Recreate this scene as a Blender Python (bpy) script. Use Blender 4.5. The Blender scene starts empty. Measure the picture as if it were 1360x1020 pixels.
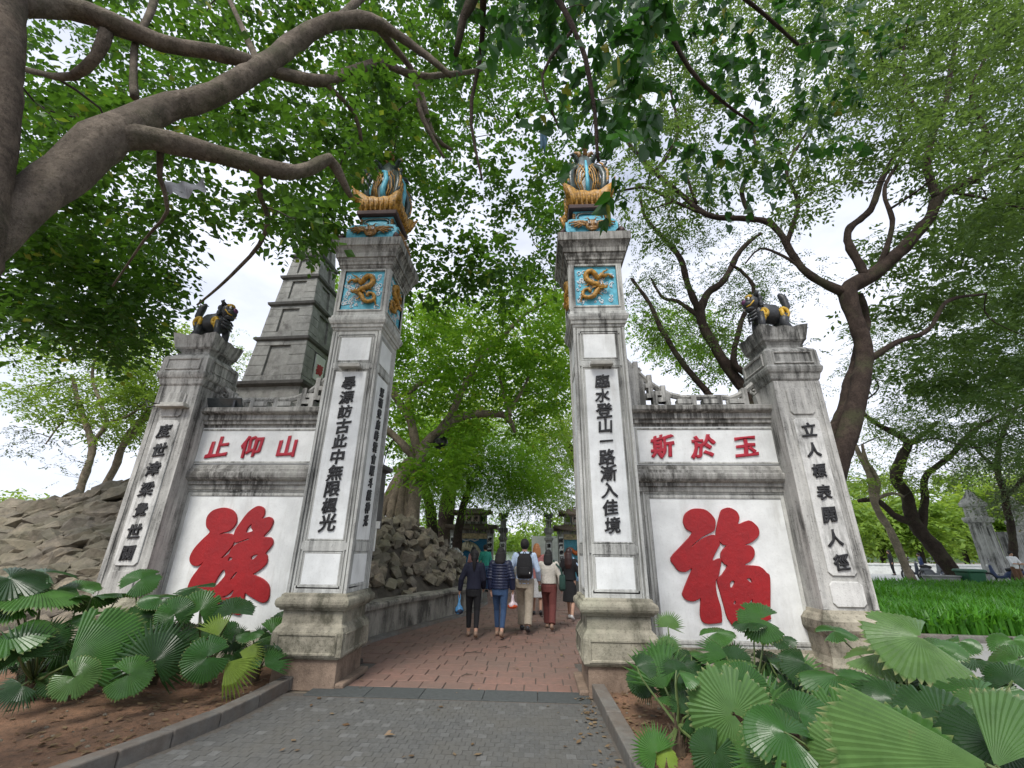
import bpy, bmesh, math, random
import numpy as np
from mathutils import Vector, Matrix, noise
R = math.radians
sc = bpy.context.scene
col = sc.collection
rng = random.Random(7)
nr = np.random.RandomState(11)

# ------------------------------------------------------------------ camera
F, PITCH, YAW, ROLL, CH = 566.5, 0.3635, -0.054, 0.0114, 1.65
FW = Vector((math.sin(YAW)*math.cos(PITCH), math.cos(YAW)*math.cos(PITCH), math.sin(PITCH)))
RT = Vector((math.cos(YAW), -math.sin(YAW), 0))
UP = RT.cross(FW)
CX = RT*math.cos(ROLL) + UP*math.sin(ROLL)
CY = -RT*math.sin(ROLL) + UP*math.cos(ROLL)
cam = bpy.data.cameras.new('camera')
cam.sensor_width = 36; cam.lens = F/1360*36; cam.clip_end = 3000; cam.clip_start = .05
co = bpy.data.objects.new('camera', cam); col.objects.link(co)
co.matrix_world = Matrix((
    (CX.x, CY.x, -FW.x, 0), (CX.y, CY.y, -FW.y, 0), (CX.z, CY.z, -FW.z, CH), (0, 0, 0, 1)))
sc.camera = co

# ------------------------------------------------------------------ world, sun, exposure
w = bpy.data.worlds.new('World'); sc.world = w; w.use_nodes = True
nt = w.node_tree; nt.nodes.clear()
out = nt.nodes.new('ShaderNodeOutputWorld'); bg = nt.nodes.new('ShaderNodeBackground')
sky = nt.nodes.new('ShaderNodeTexSky'); sky.sky_type = 'NISHITA'; sky.sun_disc = False
sky.sun_elevation = R(52); sky.sun_rotation = R(200)
tc = nt.nodes.new('ShaderNodeTexCoord'); mp = nt.nodes.new('ShaderNodeMapping'); mp.inputs['Scale'].default_value = (1, 1, 2.4)
nz = nt.nodes.new('ShaderNodeTexNoise'); nz.inputs['Scale'].default_value = 1.6; nz.inputs['Detail'].default_value = 7; nz.inputs['Roughness'].default_value = .55
rp = nt.nodes.new('ShaderNodeValToRGB'); rp.color_ramp.elements[0].position = .30; rp.color_ramp.elements[0].color = (.45,)*3+(1,); rp.color_ramp.elements[1].position = .56
mx = nt.nodes.new('ShaderNodeMix'); mx.data_type = 'RGBA'
mx.inputs['B'].default_value = (6.7, 6.95, 7.9, 1)      # cloud brightness before the background strength
L = nt.links.new
L(tc.outputs['Generated'], mp.inputs['Vector']); L(mp.outputs['Vector'], nz.inputs['Vector']); L(nz.outputs['Fac'], rp.inputs['Fac'])
L(rp.outputs['Color'], mx.inputs['Factor']); L(sky.outputs['Color'], mx.inputs['A']); L(mx.outputs['Result'], bg.inputs['Color'])
bg.inputs['Strength'].default_value = .063
L(bg.outputs['Background'], out.inputs['Surface'])
sd = bpy.data.lights.new('sun', 'SUN'); sd.energy = 1.5; sd.angle = R(20); sd.color = (1, .96, .9)
so = bpy.data.objects.new('sun', sd); col.objects.link(so)
so.rotation_euler = (R(38), 0, R(-20))
sc.view_settings.view_transform = 'Standard'; sc.view_settings.look = 'None'
sc.view_settings.exposure = 1.38; sc.view_settings.gamma = 1; sc.view_settings.use_curve_mapping = False
sc.cycles.max_bounces = 7; sc.cycles.transparent_max_bounces = 4; sc.cycles.diffuse_bounces = 4
sc.cycles.sample_clamp_indirect = 4

# ------------------------------------------------------------------ helpers
def ray(px, py):
    a, b = px-680, py-510
    return FW*F + CX*a - CY*b
def at(px, py, Y):
    d = ray(px, py); t = Y/d.y
    return Vector((d.x*t, Y, CH+d.z*t))
def gr(px, py, z=0):
    d = ray(px, py); t = (z-CH)/d.z
    return Vector((d.x*t, d.y*t, z))
def depth(p):
    return (Vector(p)-Vector((0, 0, CH))).dot(FW)
def tag(o, label=None, cat=None, group=None, kind=None):
    if label: o['label'] = label
    if cat: o['category'] = cat
    if group: o['group'] = group
    if kind: o['kind'] = kind
    return o
def empty(name, loc=(0, 0, 0), rz=0, **k):
    o = bpy.data.objects.new(name, None); col.objects.link(o)
    o.location = loc; o.rotation_euler = (0, 0, rz); o.empty_display_size = .2
    return tag(o, **k)
def link(name, me, parent=None, loc=(0, 0, 0), rot=(0, 0, 0), scale=(1, 1, 1), **k):
    o = bpy.data.objects.new(name, me); col.objects.link(o)
    o.location = loc; o.rotation_euler = rot; o.scale = scale
    if parent: o.parent = parent
    return tag(o, **k)
class MB:
    def __init__(s): s.v = []; s.f = []; s.m = []; s.mi = 0
    def add(s, vs, fs):
        n = len(s.v); s.v += [tuple(v) for v in vs]
        s.f += [tuple(i+n for i in f) for f in fs]; s.m += [s.mi]*len(fs)
    def box(s, x0, x1, y0, y1, z0, z1):
        s.add([(x0,y0,z0),(x1,y0,z0),(x1,y1,z0),(x0,y1,z0),(x0,y0,z1),(x1,y0,z1),(x1,y1,z1),(x0,y1,z1)],
              [(0,3,2,1),(4,5,6,7),(0,1,5,4),(1,2,6,5),(2,3,7,6),(3,0,4,7)])
    def obox(s, M, sx, sy, sz):
        vs = [M @ Vector((x*sx/2, y*sy/2, z*sz/2)) for z in (-1, 1) for x, y in ((-1,-1),(1,-1),(1,1),(-1,1))]
        s.add(vs, [(0,3,2,1),(4,5,6,7),(0,1,5,4),(1,2,6,5),(2,3,7,6),(3,0,4,7)])
    def stack(s, prof, hy=None, cx=0, cy=0):
        """square-section turning: prof = [(z, half width)]; hy adds to the y half width"""
        vs = []
        for z, h in prof:
            k = h+(hy or 0)
            vs += [(cx-h, cy-k, z), (cx+h, cy-k, z), (cx+h, cy+k, z), (cx-h, cy+k, z)]
        fs = [(0, 3, 2, 1)]
        for i in range(len(prof)-1):
            for j in range(4):
                a = i*4+j; b = i*4+(j+1) % 4
                fs.append((a, b, b+4, a+4))
        n = len(vs)-4; fs.append((n, n+1, n+2, n+3)); s.add(vs, fs)
    def slab(s, x0, x1, prof, cap=True):
        """moulding running along x: prof = [(y, z)] closed outline seen from +x"""
        n = len(prof); vs = [(x0, y, z) for y, z in prof]+[(x1, y, z) for y, z in prof]
        fs = [(i, (i+1) % n, n+(i+1) % n, n+i) for i in range(n)]
        if cap: fs += [tuple(range(n-1, -1, -1)), tuple(range(n, 2*n))]
        s.add(vs, fs)
    def frame(s, x0, x1, z0, z1, prof, T=None):
        """moulded rectangular frame round an opening: prof = [(outward distance, proud of the face)]; face looks to -y"""
        T = T or Matrix()
        vs = []
        for d, h in prof:
            vs += [T @ Vector(p) for p in ((x0-d, -h, z0-d), (x1+d, -h, z0-d), (x1+d, -h, z1+d), (x0-d, -h, z1+d))]
        fs = []
        for i in range(len(prof)-1):
            for j in range(4):
                a = i*4+j; b = i*4+(j+1) % 4
                fs.append((b, a, a+4, b+4))
        s.add(vs, fs)
    def tube(s, pts, rad, n=8, caps=True, flat=1.0):
        P = [Vector(p) for p in pts]; m = len(P)
        if not hasattr(rad, '__len__'): rad = [rad]*m
        vs = []; nrm = None
        for i in range(m):
            t = (P[min(i+1, m-1)]-P[max(i-1, 0)])
            t = t.normalized() if t.length > 1e-9 else Vector((0, 0, 1))
            if nrm is None:
                nrm = t.cross(Vector((0, 0, 1)) if abs(t.z) < .9 else Vector((1, 0, 0))).normalized()
            else:
                nrm = (nrm - t*nrm.dot(t)); nrm = nrm.normalized() if nrm.length > 1e-6 else t.orthogonal().normalized()
            b = t.cross(nrm)
            for k in range(n):
                a = 2*math.pi*k/n
                vs.append(P[i]+nrm*(math.cos(a)*rad[i])+b*(math.sin(a)*rad[i]*flat))
        fs = [(i*n+k, i*n+(k+1) % n, (i+1)*n+(k+1) % n, (i+1)*n+k) for i in range(m-1) for k in range(n)]
        if caps: fs += [tuple(range(n-1, -1, -1)), tuple(range((m-1)*n, m*n))]
        s.add(vs, fs)
    def ball(s, c, r, nu=10, nv=7, M=None):
        r = Vector(r) if hasattr(r, '__len__') else Vector((r, r, r)); c = Vector(c)
        vs = []
        for j in range(1, nv):
            t = math.pi*j/nv
            for i in range(nu):
                a = 2*math.pi*i/nu
                p = Vector((r.x*math.sin(t)*math.cos(a), r.y*math.sin(t)*math.sin(a), r.z*math.cos(t)))
                vs.append(c+(M @ p if M else p))
        vt = Vector((0, 0, r.z)); vs.append(c+(M @ vt if M else vt)); vs.append(c-(M @ vt if M else vt))
        N = len(vs)
        fs = [((j*nu+(i+1) % nu), (j*nu+i), ((j+1)*nu+i), ((j+1)*nu+(i+1) % nu)) for j in range(nv-2) for i in range(nu)]
        fs = [f[::-1] for f in fs]
        fs += [(i, (i+1) % nu, N-2) for i in range(nu)]
        fs += [((nv-2)*nu+(i+1) % nu, (nv-2)*nu+i, N-1) for i in range(nu)]
        s.add(vs, fs)
    def mesh(s, name, mats, smooth=False):
        me = bpy.data.meshes.new(name)
        me.from_pydata(s.v, [], s.f)
        for m in (mats if isinstance(mats, (list, tuple)) else [mats]): me.materials.append(m)
        if len(me.materials) > 1: me.polygons.foreach_set('material_index', s.m)
        if smooth: me.polygons.foreach_set('use_smooth', [True]*len(me.polygons))
        me.update(); return me
    def build(s, name, mats, parent=None, smooth=False, **k):
        return link(name, s.mesh(name, mats, smooth), parent, **k)
def bigmesh(name, V, nper, mat, polys=None):
    """fast mesh: V (N,nper,3); polys = local polygons"""
    n = len(V); me = bpy.data.meshes.new(name)
    me.vertices.add(n*nper); me.vertices.foreach_set('co', np.ascontiguousarray(V, dtype=np.float32).ravel())
    polys = polys or [tuple(range(nper))]
    idx = np.concatenate([np.array(p) for p in polys]); ln = np.array([len(p) for p in polys])
    loops = (np.arange(n)[:, None]*nper + idx[None]).ravel()
    tot = np.tile(ln, n); start = np.concatenate([[0], np.cumsum(tot)[:-1]])
    me.loops.add(len(loops)); me.loops.foreach_set('vertex_index', loops.astype(np.int32))
    me.polygons.add(len(tot)); me.polygons.foreach_set('loop_start', start.astype(np.int32)); me.polygons.foreach_set('loop_total', tot.astype(np.int32))
    me.materials.append(mat); me.update(calc_edges=True); me.validate(); me.shade_flat(); return me
def bevel(o, wdt=.01, seg=1):
    m = o.modifiers.new('bevel', 'BEVEL'); m.width = wdt; m.segments = seg; m.limit_method = 'ANGLE'; m.angle_limit = R(35)
    return o
def smoothpath(pts, step=.25):
    """Catmull-Rom through (Vector, radius) pairs"""
    P = [Vector(p) for p, r in pts]; Q = [r for p, r in pts]; o = []; q = []
    for i in range(len(P)-1):
        a = P[max(i-1, 0)]; b = P[i]; c = P[i+1]; d = P[min(i+2, len(P)-1)]
        n = max(2, int((c-b).length/step))
        for k in range(n):
            t = k/n
            o.append(.5*((2*b)+(c-a)*t+(2*a-5*b+4*c-d)*t*t+(3*b-a-3*c+d)*t**3)); q.append(Q[i]*(1-t)+Q[i+1]*t)
    o.append(P[-1]); q.append(Q[-1]); return o, q

# ------------------------------------------------------------------ materials
class N:
    def __init__(s, name):
        s.mt = bpy.data.materials.new(name); s.mt.use_nodes = True
        s.t = s.mt.node_tree; s.b = s.t.nodes['Principled BSDF']; s.o = s.t.nodes['Material Output']
    def n(s, typ, **k):
        x = s.t.nodes.new('ShaderNode'+typ)
        for a, v in k.items():
            if a.startswith('i_'):
                x.inputs[a[2:].replace('_', ' ')].default_value = v
            else: setattr(x, a, v)
        return x
    def l(s, a, b): s.t.links.new(a, b)
    def pos(s, scale=(1, 1, 1)):
        if not hasattr(s, 'g'): s.g = s.n('NewGeometry')
        m = s.n('Mapping'); m.inputs['Scale'].default_value = scale; s.l(s.g.outputs['Position'], m.inputs['Vector']); return m.outputs['Vector']
    def noise(s, scale=(1, 1, 1), sc_=1., detail=4, rough=.6):
        x = s.n('TexNoise'); x.inputs['Scale'].default_value = sc_; x.inputs['Detail'].default_value = detail; x.inputs['Roughness'].default_value = rough
        s.l(s.pos(scale), x.inputs['Vector']); return x.outputs['Fac']
    def ramp(s, a, x0, x1, c0=(0, 0, 0, 1), c1=(1, 1, 1, 1)):
        r = s.n('ValToRGB'); e = r.color_ramp.elements; e[0].position = x0; e[1].position = x1; e[0].color = c0; e[1].color = c1
        s.l(a, r.inputs['Fac']); return r.outputs['Color']
    def mix(s, f, a, b, mode='MIX'):
        x = s.n('Mix', data_type='RGBA', blend_type=mode)
        for v, k in ((f, 0), (a, 6), (b, 7)):
            if hasattr(v, 'is_linked') or hasattr(v, 'links'): s.l(v, x.inputs[k])
            else: x.inputs[k].default_value = v if not hasattr(v, '__len__') else (tuple(v)+(1,))[:4]
        return x.outputs[2]
    def math(s, op, a, b=0.):
        x = s.n('Math', operation=op)
        for v, k in ((a, 0), (b, 1)):
            if hasattr(v, 'links'): s.l(v, x.inputs[k])
            else: x.inputs[k].default_value = v
        return x.outputs[0]
    def bump(s, h, strength=.3, dist=.01):
        x = s.n('Bump'); x.inputs['Strength'].default_value = strength; x.inputs['Distance'].default_value = dist
        s.l(h, x.inputs['Height']); s.l(x.outputs['Normal'], s.b.inputs['Normal']); return x
    def col(s, c):
        if hasattr(c, 'links'): s.l(c, s.b.inputs['Base Color'])
        else: s.b.inputs['Base Color'].default_value = tuple(c)+(1,)
    def rough(s, r): s.b.inputs['Roughness'].default_value = r
def aged(name, base, dark, amt=.6, streak=(7, 7, .5), lo=.42, hi=.72, tint=None, rough=.9, bumps=.35):
    m = N(name)
    st = m.ramp(m.noise(streak, 1, 6, .72), lo, hi)
    pa = m.ramp(m.noise((1, 1, 1), 1.1, 5, .65), .30, .72)
    fine = m.noise((1, 1, 1), 42, 3, .7)
    f = m.math('MULTIPLY', m.math('MULTIPLY', st, pa), amt*1.9)
    sp = m.math('MULTIPLY', m.ramp(fine, .56, .74), amt*.55)
    f = m.math('MINIMUM', m.math('ADD', f, sp), .96)
    b = m.mix(m.ramp(m.noise((1, 1, 1), 3.3, 5), .35, .7), base, [c*.80 for c in base])
    if tint: b = m.mix(m.math('MULTIPLY', m.ramp(m.noise((1, 1, 1), .8, 4), .48, .66), .6), b, tint)
    m.col(m.mix(f, b, dark)); m.rough(rough)
    m.bump(m.math('ADD', fine, m.noise((1, 1, 1), 9, 5, .7)), bumps, .012)
    return m.mt
def plain(name, c, rough=.6, var=.12, metal=0, scale=14, bumps=0):
    m = N(name)
    m.col(m.mix(m.ramp(m.noise((1, 1, 1), scale, 4), .3, .7), [x*(1-var) for x in c], [min(1, x*(1+var)) for x in c])); m.rough(rough)
    m.b.inputs['Metallic'].default_value = metal
    if bumps: m.bump(m.noise((1, 1, 1), scale*2, 4), bumps, .01)
    return m.mt
def piece(name, c0, c1, c2, rough=.85, scale=18, bumps=.5, stain=None, dist=.012):
    """stone or brick: every object gets its own tone"""
    m = N(name); oi = m.n('ObjectInfo'); gi = m.n('NewGeometry')
    rnd = m.math('FRACT', m.math('ADD', oi.outputs['Random'], gi.outputs['Random Per Island']))
    b = m.mix(rnd, c0, c1)
    b = m.mix(m.ramp(m.noise((1, 1, 1), scale, 5, .7), .35, .75), b, c2)
    if stain: b = m.mix(m.math('MULTIPLY', m.ramp(m.noise((1, 1, 1), .9, 5, .7), .42, .68), .75), b, stain)
    m.col(b); m.rough(rough); m.bump(m.noise((1, 1, 1), scale*1.7, 6, .75), bumps, dist)
    return m.mt
def leafmat(name, c, c2, yellow=None, trans=.35, rough=.5, sc_=.9):
    m = N(name); g = m.n('NewGeometry')
    a = m.mix(g.outputs['Random Per Island'], c, c2)
    a = m.mix(m.math('MULTIPLY', m.ramp(m.noise((1, 1, 1), sc_, 3), .38, .66), .6), a, [x*.55 for x in c])
    if yellow: a = m.mix(m.ramp(g.outputs['Random Per Island'], .972, .985), a, yellow)
    m.col(a); m.rough(rough); m.b.inputs['Specular IOR Level'].default_value = .35
    tr = m.n('BsdfTranslucent'); m.l(m.mix(.5, a, [min(1, c2[0]*2.6), min(1, c2[1]*2.4), c2[2]*1.2]), tr.inputs['Color'])
    ms = m.n('MixShader'); ms.inputs[0].default_value = trans
    m.l(m.b.outputs[0], ms.inputs[1]); m.l(tr.outputs[0], ms.inputs[2]); m.l(ms.outputs[0], m.o.inputs['Surface'])
    return m.mt
def barkmat(name, c, c2, scale=6, stretch=(1, 1, .35), bumps=.7):
    m = N(name); n1 = m.noise(stretch, scale*2.2, 7, .75)
    b = m.mix(m.ramp(n1, .3, .72), c, c2)
    b = m.mix(m.math('MULTIPLY', m.ramp(m.noise((1, 1, 1), 1.7, 4), .5, .66), .5), b, (.09, .10, .05))
    b = m.mix(m.math('MULTIPLY', m.ramp(m.noise((1, 1, 1), 3.2, 6, .75), .48, .60), .55), b, [min(1, x*1.55) for x in c])
    vo = m.n('TexVoronoi'); vo.inputs['Scale'].default_value = scale*7; m.l(m.pos((1, 1, 1.6)), vo.inputs['Vector'])
    sp = m.ramp(vo.outputs['Distance'], .10, .32, (1, 1, 1, 1), (0, 0, 0, 1))
    b = m.mix(m.math('MULTIPLY', sp, m.math('MULTIPLY', m.ramp(m.noise((1, 1, 1), 5, 3), .42, .6), .7)), b, [x*1.9 for x in c])
    b = m.mix(m.math('MULTIPLY', m.ramp(m.noise((1, 1, 1), scale*4, 6, .8), .5, .68), .75), b, [x*.5 for x in c2])
    m.col(b); m.rough(.95); m.b.inputs['Specular IOR Level'].default_value = .15
    m.bump(m.math('ADD', m.math('ADD', n1, m.noise((1, 1, 1), scale*6, 5, .8)), m.math('MULTIPLY', sp, .4)), 1.0, .035*bumps/.7); return m.mt

M = {}
M['trim'] = aged('grey_lime_trim', (.58, .585, .545), (.07, .07, .065), .72, (11, 11, .55), .40, .64)
M['trim_dark'] = aged('grimy_lime_cap', (.46, .455, .42), (.06, .057, .05), .80, (14, 14, .9), .34, .58)
M['white'] = aged('white_lime_panel', (.82, .84, .82), (.26, .24, .18), .34, (6, 6, .8), .5, .8, bumps=.12)
M['base'] = aged('sandy_lime_base', (.42, .385, .30), (.085, .08, .055), 1.15, (3, 3, 1.6), .36, .66, tint=(.27, .28, .20), bumps=.6)
M['wingside'] = aged('weathered_outer_pillar', (.55, .545, .51), (.06, .06, .055), .9, (8, 8, .6), .38, .66)
M['wingdark'] = aged('black_weathered_pilaster', (.44, .44, .41), (.055, .055, .05), .9, (9, 9, .45), .34, .6)
M['textpanel'] = aged('stained_text_panel', (.66, .66, .63), (.10, .10, .09), .75, (9, 9, 1.8), .44, .68)
q_ = N('red_relief_paint'); b_ = q_.mix(q_.ramp(q_.noise((1, 1, 1), 4, 6, .7), .35, .7), (.37, .009, .012), (.27, .008, .011))
b_ = q_.mix(q_.math('MULTIPLY', q_.ramp(q_.noise((1, 1, 1), 34, 6, .8), .62, .72), .6), b_, (.50, .16, .14))
b_ = q_.mix(q_.math('MULTIPLY', q_.ramp(q_.noise((6, 6, 1.2), 2, 6, .8), .56, .74), .5), b_, (.12, .012, .014))
q_.col(b_); q_.rough(.55); q_.bump(q_.noise((1, 1, 1), 16, 6, .7), .6, .012); M['red'] = q_.mt
M['redsmall'] = plain('red_letter_paint', (.40, .012, .03), .55, .15)
M['ink'] = plain('black_letter_paint', (.012, .012, .013), .55, .3)
M['gold'] = plain('ochre_gold_paint', (.36, .185, .022), .5, .65, scale=22, bumps=.5)
M['yellow'] = plain('lion_yellow_paint', (.58, .36, .03), .5, .35, scale=20, bumps=.3)
M['gold_dark'] = plain('dark_gold_paint', (.24, .12, .025), .45, .5, scale=24, bumps=.6)
M['cyan'] = plain('turquoise_paint', (.09, .40, .52), .5, .28, scale=12, bumps=.2)
M['cloud'] = plain('white_cloud_relief', (.62, .66, .68), .6, .2, scale=20)
M['maroon'] = plain('maroon_slab', (.05, .022, .02), .6, .2)
M['darkgreen'] = plain('dark_green_ceramic', (.03, .05, .045), .35, .6, scale=18, bumps=.4)
M['lionblack'] = plain('lion_black_paint', (.035, .038, .042), .45, .5, scale=16, bumps=.4)
M['eye'] = plain('eye_white', (.8, .8, .78), .3)
M['pupil'] = plain('eye_black', (.01, .01, .01), .3)
M['purple'] = plain('purple_snout', (.12, .03, .10), .4, .2)
M['brick'] = piece('red_clay_tile', (.235, .13, .10), (.185, .115, .09), (.15, .095, .075), scale=11, stain=(.14, .10, .08))
M['joint'] = plain('dark_joint_soil', (.092, .082, .07), .95, .3, scale=30, bumps=.4)
M['sett'] = piece('grey_basalt_sett', (.092, .094, .090), (.122, .124, .118), (.066, .066, .062), scale=26, stain=(.10, .095, .08))
M['sett_pale'] = piece('pale_granite_sett', (.12, .122, .117), (.155, .157, .150), (.095, .095, .09), scale=26)
M['band'] = piece('dark_stone_band', (.055, .062, .06), (.08, .088, .085), (.04, .045, .045), scale=20, bumps=.3)
M['kerb'] = piece('grey_kerb_stone', (.15, .145, .13), (.19, .185, .165), (.09, .085, .075), scale=9, stain=(.13, .085, .055))
M['rock'] = piece('brown_limestone', (.34, .285, .205), (.20, .175, .14), (.075, .065, .05), scale=6, bumps=1., stain=(.15, .145, .09), dist=.04)
M['rockbase'] = plain('rubble_mortar', (.07, .06, .045), .95, .4, scale=5, bumps=.8)
M['wall'] = aged('mossy_cement_wall', (.33, .31, .26), (.06, .055, .045), .95, (5, 5, 1.4), .38, .62)
M['footing'] = aged('soil_stained_footing', (.28, .205, .15), (.10, .07, .05), 1.0, (3, 3, 2), .38, .7, bumps=.7)
M['tower'] = aged('grey_stone_tower', (.36, .36, .34), (.11, .105, .10), .75, (3, 3, 2.6), .40, .70, bumps=1.0)
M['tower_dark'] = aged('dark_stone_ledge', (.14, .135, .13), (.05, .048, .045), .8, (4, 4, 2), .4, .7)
M['oldroof'] = plain('old_clay_roof', (.10, .075, .06), .9, .4, scale=20, bumps=.5)
M['bark'] = barkmat('grey_brown_bark', (.22, .185, .145), (.10, .083, .065))
M['bark_big'] = barkmat('rough_grey_bark', (.21, .17, .13), (.07, .055, .045), 9, (1, 1, .8), .9)
M['bark_dark'] = barkmat('dark_reddish_bark', (.068, .050, .041), (.030, .023, .020))
M['bark_light'] = barkmat('pale_bark', (.30, .25, .19), (.16, .13, .10))
M['twig'] = plain('twig_bark', (.055, .045, .035), .9, .3)
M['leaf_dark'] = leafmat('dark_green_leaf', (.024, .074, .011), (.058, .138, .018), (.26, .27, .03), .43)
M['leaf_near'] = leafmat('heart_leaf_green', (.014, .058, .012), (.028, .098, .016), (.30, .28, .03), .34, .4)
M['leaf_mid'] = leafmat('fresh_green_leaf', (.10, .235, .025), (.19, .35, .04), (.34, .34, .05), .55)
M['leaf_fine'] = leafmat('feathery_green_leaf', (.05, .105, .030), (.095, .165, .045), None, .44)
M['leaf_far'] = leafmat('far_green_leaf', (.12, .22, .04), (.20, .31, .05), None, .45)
M['leaf_bright'] = leafmat('bright_far_leaf', (.17, .27, .045), (.26, .37, .06), None, .45)  # brighter green for some far trees and bushes
M['leaf_grey'] = leafmat('grey_green_leaf', (.07, .105, .055), (.11, .155, .075), (.22, .15, .07), .35)
M['grassblade'] = leafmat('strappy_grass_blade', (.035, .14, .014), (.10, .29, .03), None, .34, .45)
M['stalk'] = plain('palm_stalk', (.09, .13, .04), .5, .3)
M['palmtrunk'] = plain('fibrous_palm_stem', (.09, .065, .04), .95, .4, bumps=.6)

def palmmat(name, c, c2, edge):
    m = N(name); at_ = m.n('Attribute', attribute_name='rim'); g = m.n('ObjectInfo')
    a = m.mix(g.outputs['Random'], c, c2)
    a = m.mix(m.math('MULTIPLY', m.ramp(m.noise((1, 1, 1), 9, 4), .4, .7), .45), a, [x*.55 for x in c])
    a = m.mix(m.math('MULTIPLY', m.ramp(m.noise((1, 1, 1), 14, 5, .8), .63, .70), .25), a, (.20, .17, .07))
    m.bump(m.noise((1, 1, 1), 40, 4), .25, .006)
    a = m.mix(m.ramp(at_.outputs['Fac'], .86, 1.0), a, edge)
    m.col(a); m.rough(.36); m.b.inputs['Specular IOR Level'].default_value = .5
    tr = m.n('BsdfTranslucent'); m.l(m.mix(.5, a, [c2[0]*2, c2[1]*2, c2[2]]), tr.inputs['Color'])
    ms = m.n('MixShader'); ms.inputs[0].default_value = .22
    m.l(m.b.outputs[0], ms.inputs[1]); m.l(tr.outputs[0], ms.inputs[2]); m.l(ms.outputs[0], m.o.inputs['Surface'])
    return m.mt
M['palm'] = palmmat('fan_palm_green', (.032, .105, .020), (.060, .155, .028), (.22, .25, .09))
M['palm_light'] = palmmat('fan_palm_pale', (.075, .165, .045), (.115, .215, .060), (.34, .33, .16))
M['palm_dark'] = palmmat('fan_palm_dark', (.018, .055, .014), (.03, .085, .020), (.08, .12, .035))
M['palm_yellow'] = palmmat('fan_palm_yellow', (.14, .24, .035), (.19, .27, .04), (.34, .26, .06))

def soilmat():
    m = N('reddish_soil')
    b = m.mix(m.ramp(m.noise((1, 1, 1), 2.2, 6, .65), .35, .68), (.30, .165, .095), (.12, .075, .045))
    b = m.mix(m.ramp(m.noise((1, 1, 1), 17, 5, .8), .5, .72), b, (.055, .038, .026))
    m.col(b); m.rough(.97); m.bump(m.noise((1, 1, 1), 26, 8, .8), .9, .035); return m.mt
M['soil'] = soilmat()
M['ground'] = plain('packed_earth', (.14, .12, .09), .95, .3, scale=2, bumps=.3)
M['lawnfloor'] = plain('lawn_soil', (.04, .07, .02), .95, .3)
M['paveflat'] = plain('grey_pavement', (.26, .26, .25), .9, .12, scale=3)

# ------------------------------------------------------------------ ground
mb = MB(); mb.add([(-1500, -60, -.03), (1500, -60, -.03), (1500, 2500, -.03), (-1500, 2500, -.03)], [(0, 1, 2, 3)])
mb.build('ground', M['ground'], kind='structure')
mb = MB(); mb.add([(-900, 24, -.02), (-9, 24, -.02), (-4, 40, -.02), (0, 60, -.02), (60, 75, -.02), (900, 75, -.02), (900, 160, -.02), (-900, 160, -.02)], [tuple(range(8))])
wt = N('lake_water'); wt.col((.10, .13, .12)); wt.rough(.12); wt.bump(wt.noise((1, 1, 1), 2.5, 4), .25, .05)
mb.build('lake_water', wt.mt, kind='structure')
def hsoil(x, y, side):
    k = .05+.05*noise.noise(Vector((x*.9, y*.9, side)))+.03*noise.noise(Vector((x*4, y*4, 3)))+.012*noise.noise(Vector((x*13, y*13, 5)))
    return k
def kerbL(y):    # inner edge of the left planter (x of the kerb)
    return -2.98-.01*(6.33-y)-.26*max(0, (5.1-y))**1.25*.9 if y < 6.4 else -2.98
def soil_bed(name, xa, xb, ya, yb, step, side, label=None):
    nx = int((xb-xa)/step); ny = int((yb-ya)/step); V = []; Fc = []
    for j in range(ny+1):
        for i in range(nx+1):
            y = ya+(yb-ya)*j/ny
            if side == 0: x1 = kerbL(y)-.10; x0 = xa; x = x0+(x1-x0)*i/nx
            else: x0 = kerbR(y)+.10; x1 = xb; x = x0+(x1-x0)*i/nx
            V.append((x, y, hsoil(x, y, side)))
    for j in range(ny):
        for i in range(nx):
            a = j*(nx+1)+i; Fc.append((a, a+1, a+nx+2, a+nx+1))
    m = MB(); m.add(V, Fc); return m.build(name, M['soil'], smooth=True, kind='structure')
def kerbR(y):
    return .66+.035*(6.2-y) if y > 3.2 else .765+.03*(3.2-y)
soil_bed('left_soil_bed', -16, 0, -1.5, 7.4, .11, 0)
soil_bed('right_soil_bed', 0, 5.9, -1.5, 6.9, .10, 1)

def kerb(name, fn, side, ys):
    root = empty(name, (fn(5), 5, 0), kind='structure')
    for a, b in zip(ys[:-1], ys[1:]):
        m = MB(); g = .006
        xa, xb = fn(a+g), fn(b-g); w = .15*(-1 if side == 0 else 1)
        z = .125+rng.uniform(-.006, .006)
        vs = [(xa, a+g, -.02), (xa+w, a+g, -.02), (xb+w, b-g, -.02), (xb, b-g, -.02), (xa, a+g, z), (xa+w, a+g, z), (xb+w, b-g, z), (xb, b-g, z)]
        m.add([(x-fn(5), y-5, zz) for x, y, zz in vs], [(0,3,2,1),(4,5,6,7),(0,1,5,4),(1,2,6,5),(2,3,7,6),(3,0,4,7)])
        o = m.build('kerb_stone', M['kerb'], root); bevel(o, .012, 2)
    return root
kerb('left_kerb', kerbL, 0, [-1.5, -.6, .2, 1.0, 1.8, 2.5, 3.1, 3.6, 4.0, 4.4, 4.85, 5.4, 6.0, 6.36])
kerb('right_kerb', kerbR, 1, [-1.5, -.5, .5, 1.5, 2.5, 3.3, 4.2, 5.15, 6.2])

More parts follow.
